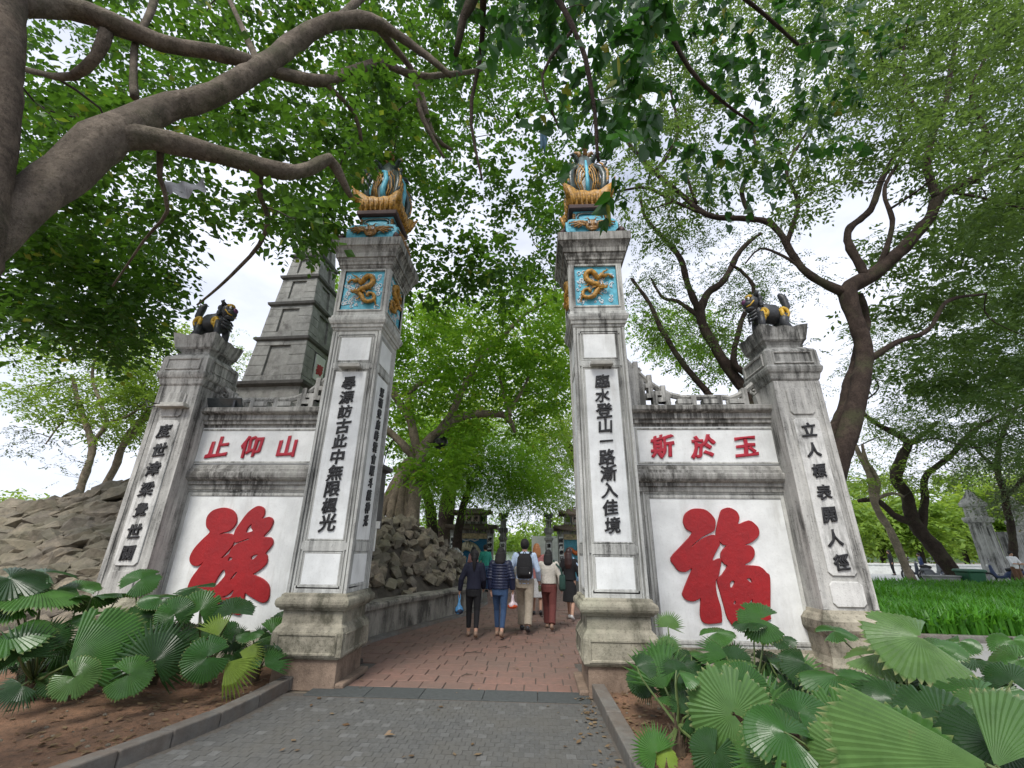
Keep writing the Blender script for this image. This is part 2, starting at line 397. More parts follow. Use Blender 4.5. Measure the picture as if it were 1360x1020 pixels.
# forecourt of small setts, dark band, red tiled path
root = empty('forecourt_paving', (-1, 4, 0), kind='structure')
m = MB(); m.add([(-9, -8, -.005), (1.3, -8, -.005), (1.3, 5.9, -.005), (-9, 5.9, -.005)], [(0, 1, 2, 3)]); m.build('paving_bed', M['joint'], root, loc=(1, -4, 0))
s = .088; V = []; Vp = []; cand = []
for j in range(int(7.6/s)):
    y = -1.8+j*s
    for i in range(int(5.6/s)):
        x = -4.9+i*s+(j % 2)*s*.5
        if x < kerbL(y)+.04 or x > kerbR(y)-.04 or y+s > 5.8: continue
        g = .0016; z = rng.uniform(-.001, .0015); t = rng.uniform(-.001, .001)
        q = [(x+g, y+g, z+t), (x+s-g, y+g, z-t), (x+s-g, y+s-g, z-t), (x+g, y+s-g, z+t)]
        cand.append((abs(y-4.35)+(0 if y > 4.0 else 9), q, rng.random() < .06))
cand.sort(key=lambda c: c[0])
sq = [(0, 1, 2, 3), (0, 4, 5, 1), (1, 5, 6, 2), (2, 6, 7, 3), (3, 7, 4, 0)]
for k, (d, q, pale) in enumerate(cand):
    full = np.array(q+[(a, b, -.006) for a, b, c in q])
    if k < 300:
        mm = MB(); c0 = full.mean(0); mm.add(full-c0, sq)
        mm.build('sett', M['sett_pale'] if pale else M['sett'], root, loc=(c0[0]+1, c0[1]-4, c0[2]))
    elif pale: Vp.append(full)
    else: V.append(full)
off = np.array((1, -4, 0))
link('dark_setts', bigmesh('dark_setts', np.array(V)+off, 8, M['sett'], sq), root, kind='stuff')
link('pale_setts', bigmesh('pale_setts', np.array(Vp)+off, 8, M['sett_pale'], sq), root, kind='stuff')
root = empty('stone_threshold_band', (-1, 6, 0), kind='structure')
xs = [-2.72, -2.0, -1.35, -.62, .02, .63]
for a, b in zip(xs[:-1], xs[1:]):
    mm = MB(); mm.box(a+1+.003, b+1-.003, -.185, .185, -.02, .006); bevel(mm.build('slab', M['band'], root), .004)
path = empty('red_tiled_path', (-1, 7, 0), kind='structure')
m = MB(); m.add([(-4, -.82, -.014), (2.6, -.82, -.014), (4, 30, -.014), (-4, 30, -.014)], [(0, 1, 2, 3)]); m.build('path_bed', M['joint'], path)
def wallx(y):   # foot of the retaining wall beside the passage
    pts = [(6.2, -2.38), (7.3, -2.38), (7.35, -3.25), (8.8, -3.08), (10.2, -2.62), (12.3, -1.82), (14.5, -1.6), (18, -2.0), (34, -3.0)]
    for (a, u), (b, v_) in zip(pts[:-1], pts[1:]):
        if y <= b: return u+(v_-u)*(y-a)/(b-a) if y > a else u
    return pts[-1][1]
V = []; cnt = 0; y = 6.205; j = 0
while y < 31:
    hh = .285 if y < 9 else .29
    x = -3.4+(j*.37 % 1)*.32
    while x < 2.2:
        wd = .325+rng.uniform(-.035, .035)
        x1 = x+wd; lim = wallx(y+.1)
        if x1 > lim+.05 and x < (.6 if y < 7.4 else 1.6):
            xa = max(x, lim); xb = min(x1, .62 if y < 7.35 else 1.7)
            if xb-xa > .05:
                g = .006; z = rng.uniform(-.004, .004); t = rng.uniform(-.003, .003)
                q = [(xa+g, y+g, z+t), (xb-g, y+g, z-t), (xb-g, y+hh-g, z-t), (xa+g, y+hh-g, z+t)]
                full = np.array(q+[(a, b, -.03) for a, b, c in q])
                if cnt < 290:
                    cnt += 1; c0 = full.mean(0); mm = MB(); mm.add(full-c0, sq)
                    bevel(mm.build('tile', M['brick'], path, loc=(c0[0]+1, c0[1]-7, c0[2])), .006)
                else: V.append(full)
        x = x1
    y += hh; j += 1
link('far_tiles', bigmesh('far_tiles', np.array(V)+np.array((1, -7, 0)), 8, M['brick'], sq), path, kind='stuff')
# pavement beyond the right bed and lawn
m = MB(); m.add([(4.9, 6.95, .02), (30, 1, .02), (60, 8, .02), (30, 11.2, .02), (7.2, 9.7, .02)], [(0, 1, 2, 3, 4)]); m.build('side_pavement', M['paveflat'], kind='structure')
m = MB(); m.add([(7, 9.9, .04), (34, 8.4, .04), (60, 30, .04), (34, 27, .04), (8, 19, .04)], [(0, 1, 2, 3, 4)]); m.build('lawn_ground', M['lawnfloor'], kind='structure')
m = MB(); m.add([(8, 20, .03), (34, 28, .03), (90, 34, .03), (90, 58, .03), (4, 52, .03)], [(0, 1, 2, 3, 4)]); m.build('lakeside_pavement', plain('pale_lakeside_paving', (.42, .43, .42), .8, .1, scale=1), kind='structure')

# ------------------------------------------------------------------ writing
def glyph_mesh(ch, size, bold=.02, depth_=.012, mat=None, wobble=.010, slant=.06, squash=1.0):
    """one brush-like character in the local xz plane, facing -y, centred"""
    cu = bpy.data.curves.new('glyph', 'FONT'); cu.body = ch; cu.size = 1; cu.offset = 0; cu.extrude = .02; cu.bevel_depth = bold*1.15; cu.bevel_resolution = 1; cu.resolution_u = 3
    o = bpy.data.objects.new('glyph', cu); col.objects.link(o)
    bpy.context.view_layer.update()
    me = bpy.data.meshes.new_from_object(o.evaluated_get(bpy.context.evaluated_depsgraph_get()))
    bpy.data.objects.remove(o); bpy.data.curves.remove(cu)
    n = len(me.vertices); v = np.empty(n*3); me.vertices.foreach_get('co', v); v = v.reshape(n, 3)
    c = (v.min(0)+v.max(0))/2; v -= c
    sd = rng.random()*50; o2 = np.empty_like(v)
    for i, (x, y, z) in enumerate(v):
        a = noise.noise_vector(Vector((x*2.6+sd, y*2.6, sd))); b = noise.noise_vector(Vector((x*7+sd, y*7, sd)))
        x2 = x+a.x*wobble*4+b.x*wobble*2; y2 = y+a.y*wobble*4+b.y*wobble*2
        zz = z/(.02+bold*1.15)
        y2 += x2*.10                     # brush strokes climb to the right
        o2[i] = ((x2+slant*y2)*size*squash, -zz*depth_-depth_, y2*size)
    # keep the front at -2*depth, back at 0
    me.vertices.foreach_set('co', o2.ravel()); me.materials.clear(); me.materials.append(mat); me.update()
    return me
def column_text(text, parent, x, z_top, z_bot, y, size, mat, rot=0, bold=.022, squash=1., wob=.010):
    n = len(text)
    for i, ch in enumerate(text):
        z = z_top+(z_bot-z_top)*i/(n-1)
        sz = size*rng.uniform(.95, 1.08)*(.85 if ch in '一' else 1)
        me = glyph_mesh(ch, sz, bold, .010, mat, wob, squash=squash)
        if rot: link('character', me, parent, loc=(x, y, z), rot=(0, 0, rot))
        else: link('character', me, parent, loc=(x+rng.uniform(-.008, .008), y, z))

def traced(name, polys, ox, oy, s_, Y, origin, parent, mat, thick):
    """relief lettering: outline points given on the photograph's panel, turned into metres on the wall plane"""
    cu = bpy.data.curves.new('relief', 'CURVE'); cu.dimensions = '2D'; cu.fill_mode = 'BOTH'; cu.extrude = thick/2; cu.bevel_depth = .006; cu.bevel_resolution = 1
    for pl in polys:
        n = len(pl); sm = []
        P = [Vector(p) for p in pl]
        for i in range(n):
            a, b, c, d = P[i-1], P[i], P[(i+1) % n], P[(i+2) % n]
            for t in (0, .33, .66):
                sm.append(.5*((2*b)+(c-a)*t+(2*a-5*b+4*c-d)*t*t+(3*b-a-3*c+d)*t**3)*1.0)
        sp = cu.splines.new('POLY'); sp.points.add(len(sm)-1); sp.use_cyclic_u = True
        for k, q in enumerate(sm):
            p = at(ox+q.x/s_, oy+q.y/s_, Y); sp.points[k].co = (p.x-origin[0], p.z-origin[2], 0, 1)
    o = bpy.data.objects.new('relief', cu); col.objects.link(o); bpy.context.view_layer.update()
    me = bpy.data.meshes.new_from_object(o.evaluated_get(bpy.context.evaluated_depsgraph_get()))
    bpy.data.objects.remove(o)
    me.materials.clear(); me.materials.append(mat)
    return link(name, me, parent, loc=(0, Y-origin[1]-thick/2-.004, 0), rot=(R(90), 0, 0))

LU = [[(245,290),(255,245),(290,208),(340,190),(385,188),(430,205),(455,240),(458,285),(435,325),(400,352),(360,362),(332,381),(375,370),(420,373),(438,382),(455,340),(490,288),(540,222),(590,184),(625,175),(655,195),(655,235),(638,266),(690,252),(718,275),(710,310),(690,345),(648,392),(700,398),(718,430),(700,465),(664,508),(676,530),(675,570),(650,605),(600,642),(574,660),(640,690),(685,735),(692,790),(680,840),(650,858),(610,845),(560,815),(520,790),(512,830),(500,890),(490,935),(470,945),(420,930),(350,915),(310,870),(302,828),(280,830),(180,828),(160,808),(135,805),(114,780),(118,740),(145,680),(190,620),(232,562),(190,595),(150,592),(130,565),(133,525),(165,470),(215,415),(272,358),(250,325)],
      [(525,362),(540,325),(572,298),(565,325),(578,350),(545,362)],[(563,558),(567,528),(615,515),(590,545)],[(411,696),(452,645),(468,645),(430,692)],
      [(396,570),(412,533),(434,548)],[(345,550),(385,505),(410,478),(428,455),(444,424),(460,432),(540,403),(548,413),(470,440),(425,475),(405,515)],
      [(295,745),(318,690),(368,622),(382,662),(345,710),(305,750)],[(300,795),(345,818),(400,800),(440,765),(432,800),(400,826),(330,822)]]
FU = [[(240,215),(250,172),(280,145),(315,133),(375,137),(415,160),(452,208),(450,262),(435,285),(375,315),(325,352),(292,385),(300,388),(345,350),(400,320),(445,310),(470,335),(483,372),(465,405),(432,484),(490,468),(485,530),(472,590),(455,620),(460,690),(472,740),(490,800),(497,885),(480,900),(385,903),(355,850),(358,740),(340,740),(305,755),(260,745),(235,715),(240,685),(270,610),(300,532),(255,555),(210,550),(180,515),(155,465),(225,385),(298,300),(262,270),(245,240)],
      [(460,305),(468,250),(490,160),(510,135),(550,127),(595,150),(615,190),(608,238),(680,213),(725,240),(747,275),(743,315),(700,355),(648,378),(690,383),(715,410),(715,450),(690,485),(650,513),(750,522),(800,565),(822,605),(822,830),(818,880),(700,895),(660,880),(585,920),(560,900),(535,860),(515,790),(490,700),(468,612),(500,580),(537,520),(512,500),(493,462),(500,420),(532,380),(505,372),(470,335)],
      [(550,650),(555,625),(575,615),(587,630),(575,660),(560,668)],[(662,605),(690,600),(705,632),(690,630)],[(575,770),(578,755),(592,753),(595,775),(580,780)],[(680,770),(695,745),(707,745),(707,775)]]

# ------------------------------------------------------------------ gate
Y0 = 6.063; HW = .402; YC = Y0+HW; GC = -.916; XL, XR = -2.869, 1.036
# mouldings (height, half width)
PLINTH = [(.30, .40), (.31, .405), (.315, .44), (.34, .46), (.605, .46), (.63, .445), (.655, .435), (.69, .40), (.70, .395), (.845, .395), (.85, .43), (.875, .44), (.88, .46), (.90, .475), (.925, .485), (.96, .485), (.985, .475), (1.0, .455), (1.01, .44), (1.035, .435), (1.05, .41)]
NECK = [(4.90, .37), (4.93, .405), (4.965, .41), (4.97, .43), (5.02, .44), (5.03, .455), (5.08, .475), (5.12, .478), (5.13, .455), (5.17, .45), (5.19, .435)]
CAP = [(6.09, .437), (6.12, .455), (6.15, .46), (6.16, .475), (6.20, .48), (6.24, .50), (6.27, .505), (6.28, .525), (6.36, .53), (6.42, .56), (6.46, .585), (6.47, .603), (6.62, .61), (6.635, .59), (6.65, .54)]
RING = [(0, -.035), (0, -.006), (.012, 0.0), (.024, -.012), (.030, -.012), (.034, .004), (.050, .004), (.056, -.035)]
def side_T(k):   # the four faces of the shaft: rotate the -y face
    return Matrix.Rotation(k*math.pi/2, 4, 'Z')

def dragon_panel(parent, T, flip, seed, hwx=.345, z0=5.29, z1=6.05, y=-.437):
    """recessed turquoise panel with clouds, waves and a gold dragon, for the face turned by T"""
    r = random.Random(seed)
    m = MB()
    m.frame(-hwx, hwx, z0, z1, [(0, -.05), (0, .006), (.012, .010), (.028, .010), (.032, -.01)], Matrix.Translation((0, y, 0)))
    m.v = [tuple(T @ Vector(v)) for v in m.v]; fr = m.build('panel_frame', M['trim'], parent)
    m = MB(); m.box(-hwx, hwx, y+.03, y+.045, z0, z1); m.v = [tuple(T @ Vector(v)) for v in m.v]
    pl = m.build('dragon_panel', M['cyan'], parent)
    m = MB(); cx, cz = 0, (z0+z1)/2; sx, sz = hwx, (z1-z0)/2
    for i in range(62):     # curling clouds and waves
        a = r.uniform(-1, 1)*.88; b = r.uniform(-1, .35)*.85 if r.random() < .75 else r.uniform(.3, .8)
        rr = r.uniform(.02, .05); x0, zc = cx+a*sx, cz+b*sz; st = r.uniform(0, 6.28); pts = []
        for k in range(9):
            t = k/8; q = rr*(1-t*.75); pts.append((min(max(x0+q*math.cos(st+t*6.5), -hwx+.01), hwx-.01), y+.026, min(max(zc+q*math.sin(st+t*6.5), z0+.01), z1-.01)))
        m.tube(pts, [.009]*8+[.005], 5)
    m.v = [tuple(T @ Vector(v)) for v in m.v]; m.build('cloud_relief', M['cloud'], pl, smooth=True)
    f = -1 if flip else 1
    path_ = [(-.95, .45), (-.72, .62), (-.5, .50), (-.35, .62), (-.15, .42), (0, .62), (.22, .80), (.48, .72), (.50, .42), (.30, .18), (.02, .02), (-.22, -.10), (0, -.36), (.15, -.62), (.45, -.74), (.74, -.58), (.66, -.25), (.40, -.22), (.34, -.42)]
    pts, rad = smoothpath([(Vector((f*a*sx*.86, y+.012-.03*math.sin(i*.8)**2, cz+b*sz*.86)), .026+.022*math.sin(math.pi*min(1, i/16)) if i > 1 else .018) for i, (a, b) in enumerate(path_)], .035)
    m = MB(); m.tube(pts, rad, 8)
    for i in range(3, len(pts)-2, 3):      # dorsal fins
        p = pts[i]; t = (pts[i+1]-pts[i-1]).normalized(); nn = Vector((-t.z, 0, t.x))
        m.add([p+t*.016, p-t*.016, p+nn*(rad[i]+.022)-t*.014, p+Vector((0, -.02, 0))+nn*rad[i]], [(0, 1, 2), (0, 3, 1), (0, 2, 3), (1, 3, 2)])
    for a, b, c, d in ((-.35, .6, -.62, .86), (.2, .1, .5, .0), (.1, -.3, -.18, -.5), (.7, -.5, .86, -.86)):      # legs with claws
        p, q = Vector((f*a*sx*.86, y+.005, cz+b*sz*.86)), Vector((f*c*sx*.86, y, cz+d*sz*.86)); m.tube([p, (p+q)/2+Vector((0, 0, .03)), q], [.022, .018, .012], 6)
        for g in (-1, 0, 1): m.tube([q, q+(q-p).normalized()*.04+Vector((g*.02, -.01, g*-.012))], [.008, .003], 4)
    h = Vector((f*-.26*sx, y-.02, cz-.10*sz))
    m.ball(h, (.062, .045, .05), 8, 6); m.ball(h+Vector((f*-.055, -.015, -.018)), (.042, .03, .026), 8, 5); m.tube([h+Vector((f*-.08, -.01, .0)), h+Vector((f*-.1, -.02, .02))], [.014, .008], 5)
    for g in range(6):
        m.tube([h+Vector((f*.03, 0, .02)), h+Vector((f*(.06+.02*g), -.01, .085-.022*g)), h+Vector((f*(.11+.012*g), 0, .10-.035*g))], [.012, .009, .003], 4)
    for g in (-1, 1): m.tube([h+Vector((g*.02, -.02, .04)), h+Vector((g*.03+f*.03, -.02, .11))], [.008, .003], 4)
    m.v = [tuple(T @ Vector(v)) for v in m.v]; dr = m.build('dragon_relief', M['gold'], pl, smooth=True)
    m = MB(); m.mi = 0
    for g in (-.02, .022): m.ball(h+Vector((f*-.01+g, -.045, .018)), .012, 6, 5)
    m.v = [tuple(T @ Vector(v)) for v in m.v]; m.build('eye', M['eye'], dr)

def mask_box(parent, T, hw, zb, zt, y, seed):
    """turquoise scroll tablet with a gold beast mask"""
    m = MB(); w_ = hw
    prof = []
    for k in range(9): a = math.pi/2-math.pi*k/8; prof.append((w_-.10+.10*math.cos(a), (zb+zt)/2+(zt-zb)/2*math.sin(a)))
    prof = prof+[(-x, z) for x, z in prof[::-1]]
    n = len(prof); vs = [(x, y-.05, z) for x, z in prof]+[(x, y+.12, z) for x, z in prof]
    vs += [(x*.92, y-.05, (zb+zt)/2+(z-(zb+zt)/2)*.80) for x, z in prof]+[(x*.92, y-.03, (zb+zt)/2+(z-(zb+zt)/2)*.80) for x, z in prof]
    fs = [(i, n+i, n+(i+1) % n, (i+1) % n) for i in range(n)]+[(i, (i+1) % n, 2*n+(i+1) % n, 2*n+i) for i in range(n)]+[(2*n+i, 2*n+(i+1) % n, 3*n+(i+1) % n, 3*n+i) for i in range(n)]+[tuple(range(3*n, 4*n))]
    m.add([T @ Vector(v) for v in vs], fs); tb = m.build('scroll_tablet', M['cyan'], parent)
    m = MB(); cz = (zb+zt)/2-.01; y_ = y-.06
    m.ball((0, y_, cz+.02), (.085, .045, .095), 10, 7); m.ball((0, y_-.03, cz-.045), (.06, .035, .035), 8, 6); m.ball((0, y_-.045, cz+.005), (.022, .03, .03), 6, 5)
    for s in (-1, 1):
        m.ball((s*.038, y_-.03, cz+.055), (.03, .02, .014), 6, 5); m.tube([(s*.03, y_-.02, cz+.09), (s*.05, y_-.02, cz+.13), (s*.09, y_-.01, cz+.125)], [.012, .009, .003], 5)
        for k in range(7):
            a = -.55+.33*k; l = .22-.012*abs(k-3)*3
            p0 = Vector((s*.06, y_+.005, cz+.02)); p2 = Vector((s*(.07+l*math.cos(a*.8)), y_+.01, cz+.02+l*.55*math.sin(a)))
            mid = (p0+p2)/2+Vector((0, -.02, .025)); m.tube([p0, mid, p2, p2+Vector((-s*.015, 0, .025))], [.02, .018, .010, .004], 5)
    m.v = [tuple(T @ Vector((v[0]*1.45, v[1]-.02, cz+(v[2]-cz)*1.30))) for v in m.v]; mk = m.build('beast_mask', M['gold_dark'], tb, smooth=True)
    m = MB(); 
    for s in (-1, 1): m.ball((s*.058, y_-.085, cz+.035), .026, 8, 6)
    m.v = [tuple(T @ Vector(v)) for v in m.v]; m.build('eye', M['eye'], tb, smooth=True)
    m = MB()
    for s in (-1, 1): m.ball((s*.058, y_-.108, cz+.035), .011, 6, 5)
    m.v = [tuple(T @ Vector(v)) for v in m.v]; m.build('pupil', M['pupil'], tb, smooth=True)

def main_pillar(cx, sgn, text, inner, label):
    root = empty('gate_pillar', (cx, YC, 0), label=label, cat='gate pillar', group='tall gate pillars')
    m = MB(); m.stack([(-.02, .415), (.03, .41), (.29, .402), (.302, .40)]); m.build('footing', M['footing'], root)
    m = MB(); m.box(-sgn*.52 if sgn > 0 else .40, -.40 if sgn > 0 else .52, -.40, .46, -.01, .055); bevel(m.build('ground_step', M['footing'], root), .02, 2)
    m = MB(); m.stack(PLINTH)
    m.build('plinth', M['base'], root)
    m = MB()
    for k in range(4): m.frame(-.36, .36, .385, .565, [(0, -.012), (0, .0), (.010, .012), (.028, .012), (.034, -.002)], side_T(k) @ Matrix.Translation((0, -.461, 0)))
    m.build('plinth_moulding', M['base'], root)
    m = MB(); m.stack([(1.04, .368), (4.92, .368)])
    for sx in (-1, 1):
        for sy in (-1, 1):
            h = .365; m.box(min(sx*h, sx*HW), max(sx*h, sx*HW), min(sy*h, sy*HW), max(sy*h, sy*HW), 1.045, 4.91)
            e = .322
            for (a0, a1, b0, b1) in ((e, .345, .366, .392), (.366, .392, e, .345)):
                m.box(min(sx*a0, sx*a1), max(sx*a0, sx*a1), min(sy*b0, sy*b1), max(sy*b0, sy*b1), 1.05, 4.90)
    m.build('shaft', M['trim'], root)
    for k in range(4):
        if (k == 1 and sgn > 0) or (k == 3 and sgn < 0): pass
        T = side_T(k)
        for z0, z1, nm in ((4.40, 4.80, 'small_panel'), (1.72, 4.20, 'inscription_panel'), (1.15, 1.53, 'lower_panel')):
            m = MB(); m.frame(-.245, .245, z0, z1, RING, T @ Matrix.Translation((0, -.382, 0))); fr = m.build('panel_frame', M['trim'], root)
            m = MB(); m.box(-.245, .245, -.378, -.362, z0, z1); m.v = [tuple(T @ Vector(v)) for v in m.v]
            pn = m.build(nm, M['white'], root)
            if nm == 'inscription_panel' and k == 0:
                column_text(text, pn, 0, 4.00, 1.93, -.380, .225, M['ink'], bold=.025)
            if nm == 'inscription_panel' and inner and k == 1:
                column_text(inner, pn, -.0+.380, 3.98, 1.98, .0, .165, M['ink'], rot=math.pi/2, bold=.022)
        m = MB()
        for z in (1.09, 1.625, 4.30, 4.86): m.box(-.318, .318, -.386, -.366, z-.045, z+.045)
        m.v = [tuple(T @ Vector(v)) for v in m.v]; m.build('cross_rail', M['trim'], root)
    m = MB(); m.box(-.17, .17, -.50, -.40, 4.235, 4.275); m.box(-.15, .15, -.48, -.385, 4.275, 4.31); bevel(m.build('hooded_light', plain('dusty_lamp_metal', (.35, .34, .30), .6, .2), root), .006)
    m = MB(); m.stack(NECK); m.build('neck_moulding', M['trim'], root)
    m = MB(); m.stack([(5.18, .39), (6.10, .39)])
    for sx in (-1, 1):
        for sy in (-1, 1):
            h = .40; m.box(min(sx*.345, sx*.435), max(sx*.345, sx*.435), min(sy*.345, sy*.435), max(sy*.345, sy*.435), 5.185, 6.095)
    for k in range(4):
        T = side_T(k)
        for z0, z1 in ((5.185, 5.285), (6.055, 6.095)):
            q = MB(); q.box(-.345, .345, -.432, -.38, z0, z1); m.add([T @ Vector(v) for v in q.v], q.f)
    m.build('upper_block', M['trim'], root)
    for k in range(4): dragon_panel(root, side_T(k), (k+(sgn > 0)) % 2, 5+k+sgn)
    m = MB(); m.stack(CAP); m.build('cap_moulding', M['trim_dark'], root)
    # turquoise and gold finial
    m = MB(); m.stack([(6.65, .40), (7.06, .40), (7.07, .30), (7.09, .29), (7.31, .29), (7.33, .30)]); m.build('finial_core', M['cyan'], root)
    for k in range(4):
        T = side_T(k); mask_box(root, T, .45, 6.665, 7.03, -.40, k)
        m = MB(); cz = 7.2
        prof = [(.22*math.copysign(abs(math.cos(a))**.6, math.cos(a)), cz+.075*math.copysign(abs(math.sin(a))**.7, math.sin(a))) for a in [2*math.pi*i/18 for i in range(18)]]
        m.tube([T @ Vector((x, -.30, z)) for x, z in prof+prof[:1]], .018, 6); m.tube([T @ Vector((x*1.22, -.296, cz+(z-cz)*1.35)) for x, z in prof+prof[:1]], .012, 6)
        m.build('oval_moulding', M['darkgreen'], root, smooth=True)
        m = MB()
        for s in (-1, 1):
            for q in range(4): m.ball(T @ Vector((s*.285, -.285, 7.13+q*.045)), (.035, .035, .03), 7, 5)
        m.build('gold_corner', M['gold_dark'], root, smooth=True)
        m = MB()       # dark corner scroll on the cap
        m.tube([T @ Vector((-.50, -.46, 6.66)), T @ Vector((-.53, -.50, 6.72)), T @ Vector((-.50, -.47, 6.78)), T @ Vector((-.44, -.41, 6.76))], [.05, .045, .03, .02], 6)
        m.build('corner_scroll', M['maroon'], root, smooth=True)
    m = MB(); m.stack([(7.33, .33), (7.35, .37), (7.43, .38), (7.445, .35)]); bevel(m.build('finial_slab', M['maroon'], root), .01)
    # crown with upswept corners
    m = MB(); rings = []
    NS = 9
    for lv, (z, h, up) in enumerate([(7.44, .33, 0), (7.50, .355, .0), (7.57, .365, .02), (7.64, .375, .06), (7.71, .39, .17), (7.72, .36, .17), (7.62, .30, .05)]):
        row = []
        for k in range(4):
            for i in range(NS-1):
                t = -1+2*i/(NS-1); c = abs(t)**3
                bul = .03*math.sin(i*math.pi)+(.018 if i % 2 else 0)*(1 if lv < 5 else 0)
                p = Vector((t*h*(1+.12*c*(up > 0)), -(h+bul)*(1+.12*c*(up > 0)), z+up*c+(.02 if i % 2 and lv in (4, 5) else 0)))
                row.append(Matrix.Rotation(k*math.pi/2, 4, 'Z') @ p)
        rings.append(row)
    n = len(rings[0]); vs = [p for r_ in rings for p in r_]
    fs = [(j*n+i, j*n+(i+1) % n, (j+1)*n+(i+1) % n, (j+1)*n+i) for j in range(len(rings)-1) for i in range(n)]
    m.add(vs, fs)
    for k in range(4):
        T = side_T(k)
        for i in range(7):
            x = -.27+.09*i; m.tube([T @ Vector((x, -.345, 7.47)), T @ Vector((x*1.03, -.39, 7.55)), T @ Vector((x*1.08, -.39, 7.64)), T @ Vector((x*1.12, -.40, 7.71+.10*abs(x/.27)**3))], [.026, .032, .026, .008], 6)
        m.tube([T @ Vector((-.37, -.37, 7.58)), T @ Vector((-.42, -.42, 7.74)), T @ Vector((-.46, -.45, 7.86)), T @ Vector((-.50, -.47, 7.93))], [.05, .042, .028, .01], 6)
    m.build('gold_crown', M['gold'], root, smooth=True)
    # four phoenixes back to back
    m = MB(); pr = [(7.5, .22), (7.75, .25), (8.0, .275), (8.25, .28), (8.5, .25), (8.7, .19), (8.85, .13), (8.97, .07), (9.05, .03)]
    vs = []; n = 16
    for z, r_ in pr:
        for k in range(n):
            a = 2*math.pi*(k+.5)/n; q = r_*(1+.13*abs(math.cos(2*a+math.pi/2))); vs.append((q*math.cos(a), q*math.sin(a), z))
    fs = [(j*n+i, j*n+(i+1) % n, (j+1)*n+(i+1) % n, (j+1)*n+i) for j in range(len(pr)-1) for i in range(n)]+[tuple(range((len(pr)-1)*n, len(pr)*n))]
    m.add(vs, fs); m.build('phoenix_body', M['darkgreen'], root, smooth=True)
    def surf(k, u, z, pr=pr):
        for (a, ra), (b, rb) in zip(pr[:-1], pr[1:]):
            if a <= z <= b: r_ = ra+(rb-ra)*(z-a)/(b-a); break
        else: r_ = .03
        return side_T(k) @ Vector((u*min(1, r_/.3), -math.sqrt(max(.0004, (r_*1.06)**2-(u*min(1, r_/.3))**2))-.012, z))
    for k in range(4):
        m = MB()
        if sgn < 0: pth = [(.06, 7.78), (.02, 8.0), (.07, 8.25), (.02, 8.45), (-.07, 8.5)]
        else: pth = [(0, 7.78), (0, 8.05), (0, 8.35), (0, 8.62)]
        m.tube([surf(k, u, z) for u, z in pth], [.06, .055, .05, .045, .02][:len(pth)] if sgn < 0 else [.045, .04, .035, .02], 6)
        m.build('turquoise_plume', M['cyan'], root, smooth=True)
        m = MB()
        for s in (-1, 1):
            for q in range(5):
                u0 = .10+.05*q; z0 = 7.80+.05*q
                m.tube([surf(k, s*(u0-.02), z0), surf(k, s*(u0+.03), z0+.24), surf(k, s*(u0), z0+.48), surf(k, s*(u0-.08), z0+.62), surf(k, s*(u0-.11), z0+.54)], [.014, .016, .014, .012, .006], 5)
        m.build('gold_feather', M['gold'], root, smooth=True)
    for k in range(4):       # curled neck and wing of each bird stands off at the corner
        T = side_T(k)
        m = MB(); m.tube([T @ Vector((-q, -q, z)) for q, z in ((.23, 7.70), (.30, 7.92), (.315, 8.15), (.27, 8.38), (.19, 8.52), (.13, 8.62))], [.075, .07, .06, .055, .05, .045], 7)
        m.tube([T @ Vector((-q, -q, z)) for q, z in ((.13, 8.62), (.17, 8.76), (.24, 8.80), (.30, 8.72))], [.05, .05, .04, .010], 7)
        for g in range(5): m.tube([T @ Vector((-.28, -.28, 7.85+.12*g)), T @ Vector((-.36, -.36, 7.95+.12*g)), T @ Vector((-.37+.02*g, -.37+.02*g, 8.06+.12*g))], [.035, .028, .008], 5)
        m.build('bird_neck', M['darkgreen'], root, smooth=True)
        m = MB(); m.tube([T @ Vector((-q-.03, -q-.03, z)) for q, z in ((.26, 7.80), (.33, 8.0), (.34, 8.2), (.27, 8.46), (.20, 8.6))], [.02, .026, .026, .022, .008], 5)
        m.build('gold_edge', M['gold'], root, smooth=True)
    m = MB()
    for k in range(4):
        T = side_T(k); m.tube([T @ Vector((.02, -.05, 8.92)), T @ Vector((.03, -.10, 9.06)), T @ Vector((0, -.17, 9.10)), T @ Vector((0, -.21, 9.04))], [.05, .045, .035, .012], 6)
    m.build('phoenix_crest', M['gold_dark'], root, smooth=True)
    return root
main_pillar(XL, -1, '尋源訪古此中無限楓光', '鷲嶺雙扇峙雲會曜斗護神光'[:12], 'tall lime-washed gate pillar beside the rubble mound, its inner face lettered too')
main_pillar(XR, 1, '臨水登山一路漸入佳境', None, 'tall lime-washed gate pillar on the lawn side of the opening, behind the spiky palms')

